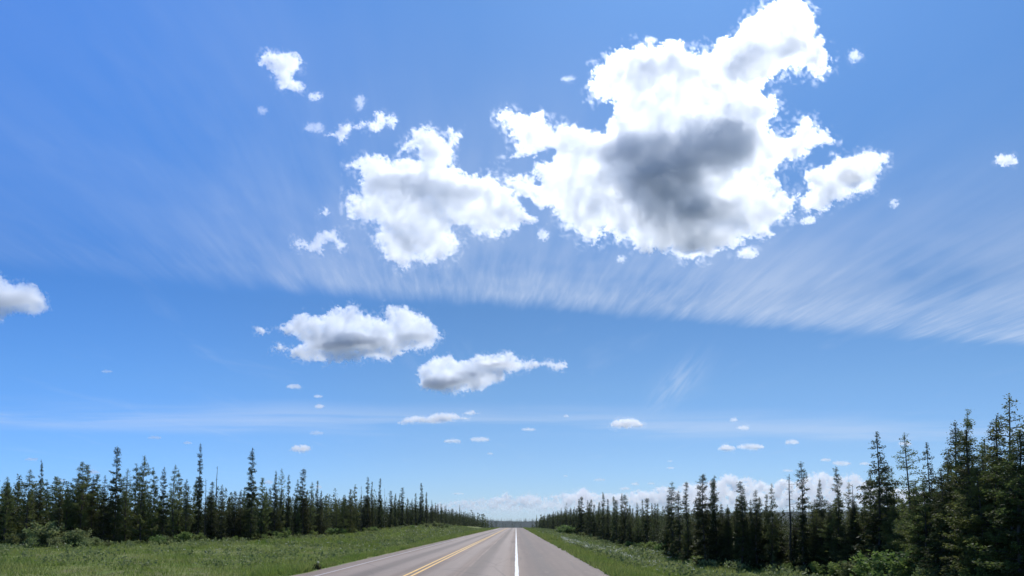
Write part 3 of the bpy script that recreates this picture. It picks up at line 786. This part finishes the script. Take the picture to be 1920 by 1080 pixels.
ROT = random.Random(5)
def place(kind, x, y, h, label, group=None, vi=None, wide=1.0):
    pr = PR[kind]
    vi = ROT.randrange(len(pr)) if vi is None else vi
    cm, tm, h0 = pr[vi]
    nm, cat = {'larch': ('larch_tree', 'larch tree'), 'airy': ('larch_tree', 'larch tree'), 'dead': ('dead_tree', 'dead tree')}.get(kind, ('spruce_tree', 'spruce tree'))
    e = bpy.data.objects.new(nm, None)
    e.empty_display_size = .3
    col.objects.link(e)
    s_ = h / h0
    ws = s_ ** .5 * wide
    e.location = (x, y, float(ground(x, y)) - .03)
    e.scale = (ws, ws, s_)
    e.rotation_euler = (0, 0, ROT.uniform(0, 6.28))
    tag(e, label, cat, group)
    for part, me in (('trunk', tm), ('branches' if kind == 'dead' else 'crown', cm)):
        o = bpy.data.objects.new(part, me)
        col.objects.link(o); o.parent = e
    return e

def px_dir(u, v):
    d = CM @ Vector(((u - CX) / F_PX, -(v - CY) / F_PX, -1.0))
    return d
def spot(u, top, lat):
    """ground point under pixel column u at sideways distance lat, and the height that reaches pixel row top"""
    d = px_dir(u, 982.5)
    k = lat / d.x
    x, y = lat, d.y * k
    t = px_dir(u, top)
    zt = CAM.z + t.z / t.y * y
    return x, y, zt - float(ground(x, y))
LL = lambda u: -float(np.interp(u, [0, 200, 480, 600, 800, 860, 930], [54, 44, 36, 32, 27, 24, 22]))
LR = lambda u: float(np.interp(u, [1000, 1090, 1320, 1420, 1506, 1649, 1750, 1900], [13, 14, 13.9, 16, 18, 19.6, 18.5, 18]))
FEAT = [  # column, top row, kind, width, extra sideways distance, label
 (10,892,'larch',1,0,None),(30,905,'larch',.9,2,None),(50,878,'larch',1.2,0,'fluffy pale larch just left of the thin spike near the left picture edge'),(72,861,'narrow',.6,1,'thin dark spike of a spruce, leftmost spire of the picture'),
 (102,892,'larch',1.1,0,None),(110,916,'narrow',1,-3,None),(124,910,'larch',1,0,None),(150,864,'larch',1.25,0,'bushy larch with a rounded double head left of the tall left spire'),(159,869,'larch',.9,1,None),(171,891,'narrow',.8,0,None),
 (194,890,'spire',.9,0,'cone shaped spruce directly left of the tall left spire'),(214,835,'narrow',1.0,0,'tall ragged spruce spire, leftmost of the three highest trees left of the road'),(234,877,'airy',1.2,1,None),(252,868,'larch',1,2,None),(264,852,'larch',1.3,0,'broad airy larch right of the tall left spire'),
 (286,875,'larch',.9,0,None),(305,874,'spire',.7,0,'dark pointed spruce between two airy larches on the left'),(324,869,'airy',1.1,0,None),(334,880,'larch',1,1,None),(347,897,'airy',1,0,None),
 (365,894,'larch',.7,2,None),(372,830,'narrow',.75,0,'very thin spruce spire, the highest tip left of the road'),(384,897,'dead',1,0,'bare dead pole standing right of the highest thin spire'),(397,902,'narrow',1.2,0,None),
 (404,874,'dead',1.2,1,'bare leafless tree with twiggy top between the two highest left spires'),(415,907,'spire',.7,0,None),(439,919,'narrow',1,0,None),(451,917,'narrow',.9,0,None),(471,838,'narrow',1.15,-1,'tall dark spruce spire, rightmost of the three highest trees left of the road'),
 (491,894,'larch',1,0,None),(515,882,'spire',.75,0,'pointed green spruce left of the thin paired spires on the left'),(527,877,'airy',.9,0,None),(539,889,'narrow',.8,0,None),(557,897,'larch',.7,0,None),(567,877,'narrow',1.1,0,'ragged dark spire standing clear under the small heaped cloud'),
 (583,902,'airy',1.1,0,None),(601,919,'spire',.8,0,None),(612,925,'larch',.9,2,None),(628,932,'larch',.8,2,None),(644,927,'larch',.9,0,None),(657,916,'larch',.9,0,None),(665,907,'larch',1,1,'taller of two green larches in the middle of the left tree line'),
 (677,910,'dead',.7,0,'thin bare pole in the middle of the left tree line'),(689,893,'narrow',1,0,None),(697,902,'narrow',.8,0,None),(712,895,'narrow',.6,0,'needle thin black spire in the right half of the left tree line'),(720,915,'dead',.7,0,None),
 (732,919,'club',1.3,0,None),(741,925,'narrow',.6,0,None),(748,926,'narrow',.6,1,None),(754,913,'club',1.4,0,'thick headed club shaped spruce in the right half of the left tree line'),(764,932,'narrow',.8,0,None),(772,938,'narrow',.9,1,None),
 (779,924,'club',1,0,None),(789,904,'narrow',.9,0,'last tall spire before the left tree line drops towards the road'),(799,922,'narrow',.8,0,None),(809,937,'spire',.8,0,None),(816,942,'narrow',.7,0,None),(821,944,'narrow',.7,0,None),(828,951,'narrow',.8,0,None),
 (836,947,'narrow',.7,0,None),(843,957,'narrow',.8,0,None),(849,954,'narrow',.7,0,None),(856,957,'narrow',.8,0,None),(862,946,'narrow',.5,0,'thin spike standing above the far end of the left tree line'),(870,960,'narrow',.8,0,None),(880,960,'narrow',.8,0,None),(887,965,'narrow',.8,0,None),(895,961,'narrow',.6,0,None),
 (905,968,'narrow',.8,0,None),(914,969,'narrow',.8,0,None),(922,973,'narrow',.8,0,None),(930,974,'narrow',.8,0,None),
 (998,972,'narrow',.8,0,None),(1006,965,'narrow',.7,0,None),(1013,971,'narrow',.8,0,None),(1019,967,'narrow',.8,0,None),(1027,963,'narrow',.8,0,None),(1037,960,'narrow',.9,0,None),(1045,959,'narrow',.8,0,None),(1054,960,'narrow',.7,0,None),(1062,955,'narrow',.8,0,None),(1070,950,'narrow',.8,0,None),(1076,953,'narrow',.8,0,None),(1082,951,'narrow',.8,0,None),
 (1087,935,'narrow',1,0,None),(1091,930,'narrow',1.1,0,'dense dark spruce, first high one right of the far road end'),(1105,942,'narrow',.9,0,None),(1109,935,'narrow',.9,0,None),(1114,945,'narrow',.8,0,None),(1124,940,'narrow',.7,1,None),(1131,922,'narrow',.9,0,'pointed spruce rising over its group just right of the road end'),(1140,935,'narrow',.9,0,None),(1151,929,'narrow',.7,0,None),(1156,936,'narrow',.9,0,None),
 (1167,924,'narrow',.7,0,None),(1172,926,'narrow',1,0,None),(1181,949,'narrow',.8,0,None),(1187,952,'narrow',.8,2,None),(1195,941,'narrow',.6,3,None),(1205,936,'narrow',.7,2,None),(1214,932,'narrow',1,1,None),(1222,942,'narrow',.6,3,None),(1229,942,'narrow',.7,2,None),(1234,943,'narrow',.7,3,None),
 (1256,927,'narrow',1,.5,None),(1261,902,'club',1.1,0,'tall ragged spruce, left one of the spaced spires right of the road'),(1274,919,'narrow',1.1,0,None),(1289,902,'narrow',1,0,'slim pointed spire between two ragged spires right of the road'),(1309,940,'narrow',1,2,None),
 (1320,886,'narrow',1.15,-.2,'ragged spruce standing forward on the right grass, its foot in the verge'),(1336,896,'narrow',.9,.5,'left one of a close pair of dark spires right of the road'),(1342,890,'narrow',.9,.2,'right one of a close pair of dark spires right of the road'),(1365,945,'spire',.5,6,None),(1382,929,'narrow',.6,0,None),
 (1392,901,'narrow',1.1,0,None),(1397,925,'narrow',.8,.5,None),(1409,935,'narrow',.7,0,None),(1417,917,'narrow',1,0,None),(1424,930,'narrow',.8,.5,None),(1439,925,'narrow',.8,1,None),(1448,905,'spire',.75,0,None),
 (1482,888,'dead',1.4,.5,'grey leafless tree left of the club topped spruce on the right'),(1506,864,'club',1.1,0,'black club topped spruce standing alone against the horizon clouds'),(1538,897,'spire',.6,1.5,'small open spruce between the two club topped trees'),(1572,873,'club',.9,.6,'sparse spruce with a small dark knob on top, right of the club topped one'),
 (1592,902,'airy',.9,1,None),(1603,907,'dead',.8,.5,'thin dead pole left of the broad pointed spruce'),(1649,807,'spire',1.15,0,'broad pointed spruce, highest of the right middle group'),(1632,880,'larch',.8,.8,None),(1664,872,'larch',.9,.8,None),(1678,873,'airy',.8,1.5,None),
 (1707,809,'airy',1.25,.3,'see-through airy larch between two pointed spruces on the right'),(1722,900,'larch',1,0,None),(1743,827,'spire',.85,0,'pointed spruce right of the airy see-through larch'),(1735,895,'larch',1,-.4,None),
 (1796,787,'narrow',1.25,-.2,'narrow dark spruce left of the tree with a tufted tip'),(1784,850,'larch',.9,.5,None),(1818,765,'larch',.75,0,'tall larch with a bare leader and tufted tip, second highest on the right'),(1824,800,'narrow',1.4,-.6,None),(1854,817,'airy',1,.6,None),
 (1883,773,'narrow',1.3,0,'dark narrow spruce left of the highest tree at the right edge'),(1898,735,'airy',1.2,-.3,'highest larch of all, beside the right edge of the picture'),(1872,835,'larch',1.2,-.4,None),(1912,800,'larch',1.3,-.8,None),(1935,780,'spire',1.1,-.5,None),(1838,870,'larch',1.1,-.9,None),(1770,880,'spire',.9,-.5,None),
]
GL, GR_ = 'forest trees left of the road', 'forest trees right of the road'
KN = {'narrow': 'dark narrow spruce', 'club': 'dark narrow spruce', 'spire': 'dark narrow spruce', 'larch': 'green feathery larch', 'airy': 'green feathery larch', 'dead': 'thin bare dead tree'}
nsp = nla = 0
SHORT = {72: 'the thin spike near the left picture edge', 214: 'the tall ragged left spire', 264: 'the broad airy larch', 372: 'the highest thin left spire', 471: 'the rightmost of the three highest left spires',
         567: 'the ragged spire under the small heaped cloud', 712: 'the needle thin black spire', 754: 'the thick club headed left spruce', 789: 'the last tall left spire', 862: 'the thin spike at the far left-hand tree line',
         1091: 'the first high spruce past the road end', 1131: 'the pointed spruce above its group', 1261: 'the tall ragged spaced spire', 1289: 'the slim spire between ragged ones', 1320: 'the ragged spruce standing forward on the verge',
         1342: 'the close pair of dark spires', 1506: 'the black club topped spruce', 1572: 'the sparse knob topped spruce', 1649: 'the broad pointed spruce', 1707: 'the see-through larch', 1743: 'the pointed spruce beside the see-through larch',
         1818: 'the larch with the tufted tip', 1898: 'the highest larch at the right edge'}
ORD = ['first', 'second', 'third', 'fourth', 'fifth', 'sixth', 'seventh', 'eighth', 'ninth', 'tenth', 'eleventh', 'twelfth', 'thirteenth', 'fourteenth', 'fifteenth', 'sixteenth', 'seventeenth', 'eighteenth', 'nineteenth', 'twentieth']
KN2 = {'narrow': 'narrow dark spruce', 'club': 'thick topped spruce', 'spire': 'cone shaped spruce', 'larch': 'feathery green larch', 'airy': 'thin see-through larch', 'dead': 'bare dead pole'}
us = sorted(f_[0] for f_ in FEAT)
def rel_label(u, kd):
    best = min(SHORT, key=lambda q: (abs(us.index(q) - us.index(u)) if (q < 968) == (u < 968) else 999, q))
    k = abs(us.index(best) - us.index(u))
    return '%s, %s treetop %s of %s' % (KN2[kd], ORD[min(k, 20) - 1], 'left' if u < best else 'right', SHORT[best])
for (u, top, kd, wd_, ex, lab) in FEAT:
    left = u < 968
    lat = (LL(u) - ex) if left else (LR(u) + ex)
    x, y, h = spot(u, top, lat)
    y_ok = max(y, 5)
    wd_ = wd_ * (1.12 if kd == 'narrow' else 1.0) * (1.16 if u > 1600 and kd in ('spire', 'larch') else 1.0)
    place(kd, x, y_ok, max(h, 2.5), lab or rel_label(u, kd), (GL if left else GR_), None, wd_)
    if kd in ('narrow', 'club', 'spire'): nsp += 1
    elif kd in ('larch', 'airy'): nla += 1

# ---- fill of the forest behind its edge
rf = np.random.RandomState(77)
EL = lambda y: np.interp(y, [80, 95, 107, 126, 233, 300, 420, 900], [50, 40, 36, 32, 27, 24, 22, 22])
ER = lambda y: np.interp(y, [15, 28, 42, 50, 55, 100, 200, 420, 900], [18.5, 18.3, 19.3, 18.3, 14.8, 14.5, 14.3, 13, 13])
cand = []
def sow(side, n, y0, y1, depth, pw):
    yy = y0 + (y1 - y0) * rf.rand(n) ** pw
    off = depth * rf.rand(n) ** 1.6
    for y_, o_ in zip(yy, off):
        if side < 0:
            la = float(EL(y_)) + o_; x_ = -la
        else:
            la = float(ER(y_)) + o_ + .4; x_ = la
        cand.append((x_, y_, o_))
sow(-1, 1000, 84, 450, 26, 1.25)
for _ in range(260):
    cand.append((-rf.uniform(48, 110), 82 + 20 * rf.rand() ** 1.5, 6.0 * rf.rand()))
sow(1, 1150, 22, 450, 24, 1.2)
sow(1, 500, 26, 60, 20, 1.0)
items = []
for x_, y_, o_ in cand:
    if x_ < 0:
        h_ = rf.normal(6.3, .8) * (1 - .12 * float(sst(y_, 150, 300)))
    else:
        h_ = rf.normal(3.7, .5) + 1.7 * float(sst(x_ / y_, .46, .62)) + 2.3 * float(sst(y_, 110, 200)) 
    if rf.rand() < .05: h_ *= 1.22
    d_ = math.hypot(x_, y_)
    u_ = 967.7 + F_PX * x_ / y_
    score = h_ / d_ / (1 + o_ * .22)
    if u_ < -60 or u_ > 1990: score *= .1
    lar = rf.rand() < (.42 if x_ < 0 and y_ < 170 else (.30 if x_ > 0 and y_ < 50 else .07))
    items.append((score, x_, y_, h_, o_, lar))
items.sort(reverse=True)
rest = []
for sc_, x_, y_, h_, o_, lar in items:
    side = 'left' if x_ < 0 else 'right'
    if lar and nla < 130:
        nla += 1
        place('larch', x_, y_, h_, 'low feathery larch filling the wall of forest %s of the road' % side, 'green feathery larch trees %s of the road' % side, None, 1.1)
    elif not lar and nsp < 300:
        nsp += 1
        place('narrow' if rf.rand() < .55 else 'spire', x_, y_, h_, 'low dark spruce filling the wall of forest %s of the road' % side, 'dark narrow spruce trees %s of the road' % side, None, .95)
    else:
        rest.append((x_, y_, h_))
# beyond those: one mass of forest, real trees too many to single out
lo = [conifer(71 + k, 6.0, .85, 'spire', 620, .34, False)[0] for k in range(3)]
vlo = [conifer(81 + k, 7.0, 1.2, 'spire', 60, 1.1, False)[0] for k in range(3)]
def bake(pts, lib):
    Vs, Fs, o = [], [], 0
    for (x_, y_, h_) in pts:
        v, f = lib[rf.randint(len(lib))]
        h0 = v[:, 2].max()
        a = rf.uniform(0, 6.28); ca, sa = math.cos(a), math.sin(a); s_ = h_ / h0; w = s_ ** .6 * 1.15
        q = np.stack([(v[:, 0] * ca - v[:, 1] * sa) * w + x_, (v[:, 0] * sa + v[:, 1] * ca) * w + y_, v[:, 2] * s_ + float(ground(x_, y_))], -1)
        Vs.append(q); Fs.append(f + o); o += len(v)
    return np.concatenate(Vs), np.concatenate(Fs)
v, f = bake(rest, lo)
tag(obj_np('forest', v, f, M_SPR), kind='stuff')
far = []
for _ in range(2600):
    y_ = 430 + 900 * rf.rand() ** 1.3
    s_ = 1 if rf.rand() < .5 else -1
    far.append((s_ * (16 + 260 * rf.rand() ** 1.5) - 2, y_, rf.uniform(5.5, 9)))
for _ in range(3800):
    y_ = rf.uniform(2300, 3900); az_ = rf.uniform(-.62, .68)
    far.append((math.tan(az_) * y_, y_, rf.uniform(8, 17)))
v, f = bake(far, vlo)
tag(obj_np('distant_forest', v, f, M_SPR), kind='stuff')
# low scrub of young spruce closing the foot of the forest
scr = []
for _ in range(1500):
    y_ = 24 + 330 * rf.rand() ** 1.6
    if rf.rand() < .5 and y_ > 84: scr.append((-float(EL(y_)) - 10 * rf.rand() + .5, y_, rf.uniform(1.2, 3.4)))
    else: scr.append((float(ER(y_)) + 10 * rf.rand(), y_, rf.uniform(1.2, 3.2)))
for _ in range(260): scr.append((-rf.uniform(50, 100), 82 + 8 * rf.rand(), rf.uniform(1.2, 3.2)))
v, f = bake(scr, lo)
tag(obj_np('undergrowth', v, f, M_SPR), kind='stuff')

# ---------------------------------------------------------------- shrubs at the forest foot
def shp(seed, h, w, n, size, mat):
    cr, st = shrub(seed, h, w, n, size)
    return (mesh_np('leaves', cr[0], cr[1], mat), mesh_np('stems', st[0], st[1], m_bark), h)
SH = {'willow': [shp(101 + k, 1.9, 1.05, 1900, .13, M_WIL) for k in range(3)], 'alder': [shp(111 + k, 1.5, .95, 1900, .13, M_ALD) for k in range(3)]}
def put_shrub(kind, x, y, h, wide, label, group=None):
    lm, sm, h0 = SH[kind][ROT.randrange(3)]
    e = bpy.data.objects.new('willow_shrub' if kind == 'willow' else 'green_shrub', None)
    col.objects.link(e)
    e.location = (x, y, float(ground(x, y)) - .02); s_ = h / h0
    e.scale = (s_ * wide, s_ * wide, s_); e.rotation_euler = (0, 0, ROT.uniform(0, 6.28)); e.empty_display_size = .3
    tag(e, label, 'shrub', group)
    for part, me in (('stems', sm), ('leaves', lm)):
        o = bpy.data.objects.new(part, me); col.objects.link(o); o.parent = e
def px_ground(u, lat):
    d = px_dir(u, 982.5); k = lat / d.x
    return lat, d.y * k
SHN = {}
SEEN = {}
def shrub_label(u, kd, side):
    best = min(SHORT, key=lambda q: (abs(q - u) if (q < 968) == (u < 968) else 9999, q))
    w = 'pale willow shrub' if kd == 'willow' else 'fresh green shrub'
    d = u - best
    rel = 'under' if abs(d) < 8 else ('just ' if abs(d) < 30 else '') + ('left' if d < 0 else 'right') + ' of'
    t = '%s %s %s' % (w, rel, SHORT[best])
    SEEN[t] = SEEN.get(t, 0) + 1
    return t + ['', ', next one along', ', third one along', ', fourth one along'][SEEN[t] - 1]
for (u, top, lat, wd_, kd, lab) in [
    (45,990,-50,1.5,'willow','pale grey-green willow, leftmost of the willow clump at the left forest foot'),(70,985,-47,1.3,'willow',None),(95,968,-46,1.2,'willow','highest pale willow of the clump at the left forest foot'),(118,990,-45,1.4,'willow',None),
    (140,992,-43,1.3,'willow',None),(152,985,-43,1.0,'willow',None),(25,998,-50,1.2,'willow',None),(180,1003,-40,1.3,'willow','low spreading pale willow, rightmost of the left willow clump'),(165,1008,-40,1.2,'willow',None),(205,1012,-38,1.0,'willow',None),(60,1005,-46,1.2,'willow',None),(105,1004,-43,1.3,'willow',None),
    (298,1002,-37,1.2,'alder',None),(312,1000,-37,1.1,'willow',None),(345,996,-36,1.2,'alder','bright yellow-green shrub under the highest thin spire on the left'),(362,1000,-36,1.0,'alder',None),(378,998,-36,1.1,'alder',None),(440,1004,-35,1.1,'alder',None),(455,1006,-35,1.2,'alder',None),
    (495,1000,-34,1.2,'alder',None),(520,995,-34,1.4,'alder',None),(535,988,-34,1.2,'alder','high green shrub below the pointed spruce of the left tree line'),(560,996,-33,1.1,'alder',None),(585,994,-32,1.3,'alder',None),(622,988,-31,1.5,'alder','broad green shrub in front of the middle of the left tree line'),(640,990,-31,1.3,'alder',None),(665,990,-30,1.3,'alder',None),
    (690,988,-29,1.5,'alder',None),(702,986,-28,1.4,'alder',None),(730,988,-28,1.1,'alder',None),(752,984,-27,1.2,'willow',None),(775,984,-25,1.2,'alder',None),(800,980,-24,1.4,'willow',None),(815,977,-23,1.5,'willow','pale shrub on the crown of the left grass bank'),(826,979,-22,1.4,'willow',None),(838,981,-21,1.3,'willow',None),
    (1062,982,12.5,1.8,'alder','bright green shrub at the first high spruce right of the road'),(1070,986,12.8,1.6,'alder',None),(1054,985,12,1.4,'alder',None),(1092,996,13,1.2,'willow',None),(1105,1000,12.8,1.3,'willow',None),(1118,1004,12.6,1.2,'willow',None),(1135,1010,12.6,1.2,'willow',None),(1160,1012,13.4,1.3,'alder',None),(1180,1014,13.8,1.4,'alder',None),(1200,1016,14.2,1.4,'alder',None),(1222,1014,14.4,1.5,'alder',None),(1240,1016,14.5,1.4,'alder',None),
    (1262,1030,14.2,1.0,'alder',None),(1282,1040,13.8,1.0,'willow',None),(1308,1040,13.6,1.1,'alder','green shrub at the foot of the forward standing ragged spruce'),(1350,1048,14.6,1.1,'alder',None),(1372,1050,15.4,1.2,'willow',None),(1395,1042,15.6,1.2,'alder','leafy green shrub on the right verge between the dark spires'),(1420,1050,16.2,1.0,'alder',None),(1452,1050,16.8,1.1,'willow',None),(1475,1054,17,1.0,'alder',None),
    (1500,1058,17.4,1.1,'willow',None),(1530,1052,17.8,1.1,'alder',None),(1560,1050,18,1.1,'alder',None),(1590,1048,18,1.2,'willow',None),(1625,1040,18.2,1.1,'alder',None),(1650,1032,18.2,1.4,'alder','broad green shrub under the broad pointed spruce'),(1675,1036,18,1.3,'alder',None),(1695,1026,18,1.5,'alder','highest green shrub under the airy larch on the right'),(1720,1040,17.6,1.2,'alder',None),(1745,1050,17.4,1.1,'willow',None),(1800,1062,17.2,1.2,'willow',None),(1835,1046,17,.8,'alder','slim pale-tipped plant at the foot of the right edge trees'),(1880,1062,17,1.1,'willow',None)]:
    x, y = px_ground(u, lat)
    t = px_dir(u, top)
    h = CAM.z + t.z / t.y * y - float(ground(x, y))
    side = 'left' if u < 968 else 'right'
    SHN[side] = SHN.get(side, 0) + 1
    put_shrub(kd, x, y, max(h, .5), wd_, lab or shrub_label(u, kd, side), None if lab else ('pale willow' if kd == 'willow' else 'green') + ' shrubs %s of the road' % side)

# ---------------------------------------------------------------- grass, herbs and white flowers
def blades(x, y, hgt, wid, rs, lean=.35):
    n = len(x)
    z = ground(x, y)
    P = np.stack([x, y, z - .02], -1)
    a = rs.uniform(0, 6.28, n)
    W_ = np.stack([np.cos(a), np.sin(a), 0 * a], -1) * (wid / 2)[:, None]
    T = P + np.stack([rs.normal(0, lean, n) * hgt, rs.normal(0, lean, n) * hgt, hgt], -1)
    V = np.stack([P - W_, P + W_, T], 1).reshape(-1, 3)
    return V, np.arange(3 * n).reshape(-1, 3)
rg = np.random.RandomState(3)
def verge_pts(n, side, y0, y1, wl, pw=1.5):
    y = y0 + (y1 - y0) * rg.rand(n) ** pw
    u = wl * rg.rand(n) ** 1.15
    x = np.where(side < 0, el(y) - .12 - u, er(y) + .08 + u)
    return x, y
Vs = []
for (n, side, y0, y1, wl, hh, ww) in [(150000, -1, 24, 110, 46, .26, .035), (70000, 1, 20, 120, 15, .26, .035), (60000, -1, 90, 330, 22, .42, .09), (50000, 1, 90, 360, 12, .42, .09),
                                      (26000, -1, 22, 140, 1.6, .20, .03), (26000, 1, 20, 140, 1.6, .20, .03), (9000, -1, 140, 400, 2.0, .3, .08), (9000, 1, 140, 400, 2.0, .3, .08)]:
    x, y = verge_pts(n, side, y0, y1, wl)
    keep = fbm(x / 1.6, y / 2.2, 6.0, 4) > -.22
    x, y = x[keep], y[keep]
    tall = 1 + .9 * np.clip(fbm(x / 5, y / 7, 3.0, 3) * 2, -.6, 1)
    Vs.append(blades(x, y, hh * tall * rg.uniform(.5, 1.3, len(x)), ww * rg.uniform(.7, 1.5, len(x)), rg))
v, f = join(Vs)
tag(obj_np('grass', v, f, M_GRS), kind='stuff')
# leafy herbs in clumps
Vs = []
hx, hy = [], []
for (n, side, y0, y1, wl) in [(1800, -1, 44, 120, 38), (3000, 1, 30, 130, 13), (2600, -1, 110, 300, 24), (2600, 1, 110, 330, 11)]:
    x, y = verge_pts(n, side, y0, y1, wl, 1.2)
    k = (fbm(x / 4, y / 7, 12.0, 4) > .02) & (np.where(x > 0, x - RR, RL - x) > 2.4)
    hx.append(x[k]); hy.append(y[k])
hx = np.concatenate(hx); hy = np.concatenate(hy)
rep = 13
cx2 = np.repeat(hx, rep) + rg.normal(0, .16, len(hx) * rep); cy2 = np.repeat(hy, rep) + rg.normal(0, .16, len(hx) * rep)
hz = ground(cx2, cy2) + rg.uniform(.08, .55, len(cx2))
P = np.stack([cx2, cy2, hz], -1)
D = unit(rg.normal(0, 1, P.shape) + (0, 0, .5)); Wd = unit(np.cross(D, rg.normal(0, 1, P.shape)))
ln = rg.uniform(.08, .2, len(P)) * (1 + cy2 / 160)
v, f = tris_from(P, D, Wd, ln, ln * .3)
tag(obj_np('low_herbs', v, f, M_WIL), kind='stuff')
# white flower heads
fx_, fy_ = [], []
def flowers(n, cx_, cy_, sx, sy, th=-.05):
    x = cx_ + rg.normal(0, 1, n) * sx; y = cy_ + rg.normal(0, 1, n) * sy
    k = fbm(x / 1.2, y / 3.0, 33.0, 4) > th
    fx_.append(x[k]); fy_.append(y[k])
flowers(560, 7.4, 58, .7, 7, .02); flowers(800, 7.0, 80, .7, 12, .02); flowers(330, 6.6, 102, .7, 14); flowers(620, 11.5, 80, 2.0, 8, .08); flowers(300, 8.5, 150, 2.0, 30); flowers(70, 9, 44, 1.4, 5, .1)
flowers(260, -24, 78, 5, 7, .15); flowers(160, -20, 62, 4, 6, .2); flowers(420, -20, 185, 4, 28, .0); flowers(60, -45, 66, 7, 6, .15); flowers(160, -14, 110, 3, 22, .18); flowers(160, 10, 220, 2, 40)
fx_ = np.concatenate(fx_); fy_ = np.concatenate(fy_)
k = (fy_ > 22) & ((fx_ > RR + 1) | (fx_ < RL - 1.2)); fx_, fy_ = fx_[k], fy_[k]
rep = 5
cx2 = np.repeat(fx_, rep) + rg.normal(0, .045, len(fx_) * rep); cy2 = np.repeat(fy_, rep) + rg.normal(0, .045, len(fx_) * rep)
hz = ground(cx2, cy2) + np.repeat(rg.uniform(.25, .6, len(fx_)), rep) + rg.normal(0, .03, len(cx2))
P = np.stack([cx2, cy2, hz], -1)
D = unit(rg.normal(0, 1, P.shape)); Wd = unit(np.cross(D, rg.normal(0, 1, P.shape)))
ln = rg.uniform(.025, .06, len(P)) * (1 + cy2 / 200)
v, f = tris_from(P, D, Wd, ln, ln * .45)
st = blades(fx_, fy_, rg.uniform(.3, .6, len(fx_)), np.full(len(fx_), .012), rg, .08)
fl = obj_np('white_wildflowers', v, f, m_white)
tag(fl, kind='stuff')
tag(obj_np('flower_stems', st[0], st[1], M_WIL), kind='stuff')

# ---------------------------------------------------------------- lone weed on the left pavement edge
cr, stq = shrub(301, .27, .17, 260, .055)
we = bpy.data.objects.new('roadside_weed', None); col.objects.link(we)
we.location = (-8.42, 33.0, float(ground(-8.42, 33.0)) + .01)
tag(we, 'small dark weed with a white flower tip growing on the left edge of the pavement', 'weed')
obj_np('leaves', cr[0], cr[1], M_SPR, we); obj_np('stems', stq[0], stq[1], m_bark, we)
P = np.array([(.03, 0, .30)]) + np.random.RandomState(2).normal(0, .022, (40, 3)); D = unit(np.random.RandomState(4).normal(0, 1, (40, 3)))
v, f = tris_from(P, D, unit(np.cross(D, (0.3, .2, 1))), np.full(40, .035), np.full(40, .014))
obj_np('flower_head', v, f, m_white, we)

# ---------------------------------------------------------------- air
bx = bmesh.new()
bmesh.ops.create_cube(bx, size=1)
bmesh.ops.scale(bx, vec=(11600, 7600, 150), verts=bx.verts)
bmesh.ops.translate(bx, vec=(0, 3050, 32), verts=bx.verts)
me = bpy.data.meshes.new('haze'); bx.to_mesh(me)
hz_o = bpy.data.objects.new('haze', me); col.objects.link(hz_o)
mh, N = material('thin_haze')
pv = N.n('ShaderNodeVolumePrincipled'); pv.inputs['Color'].default_value = (.72, .86, 1, 1); pv.inputs['Density'].default_value = 0.000032; pv.inputs['Anisotropy'].default_value = .3
o_ = N.n('ShaderNodeOutputMaterial'); N.link(pv.outputs[0], o_.inputs['Volume'])
me.materials.append(mh)
tag(hz_o, kind='stuff')
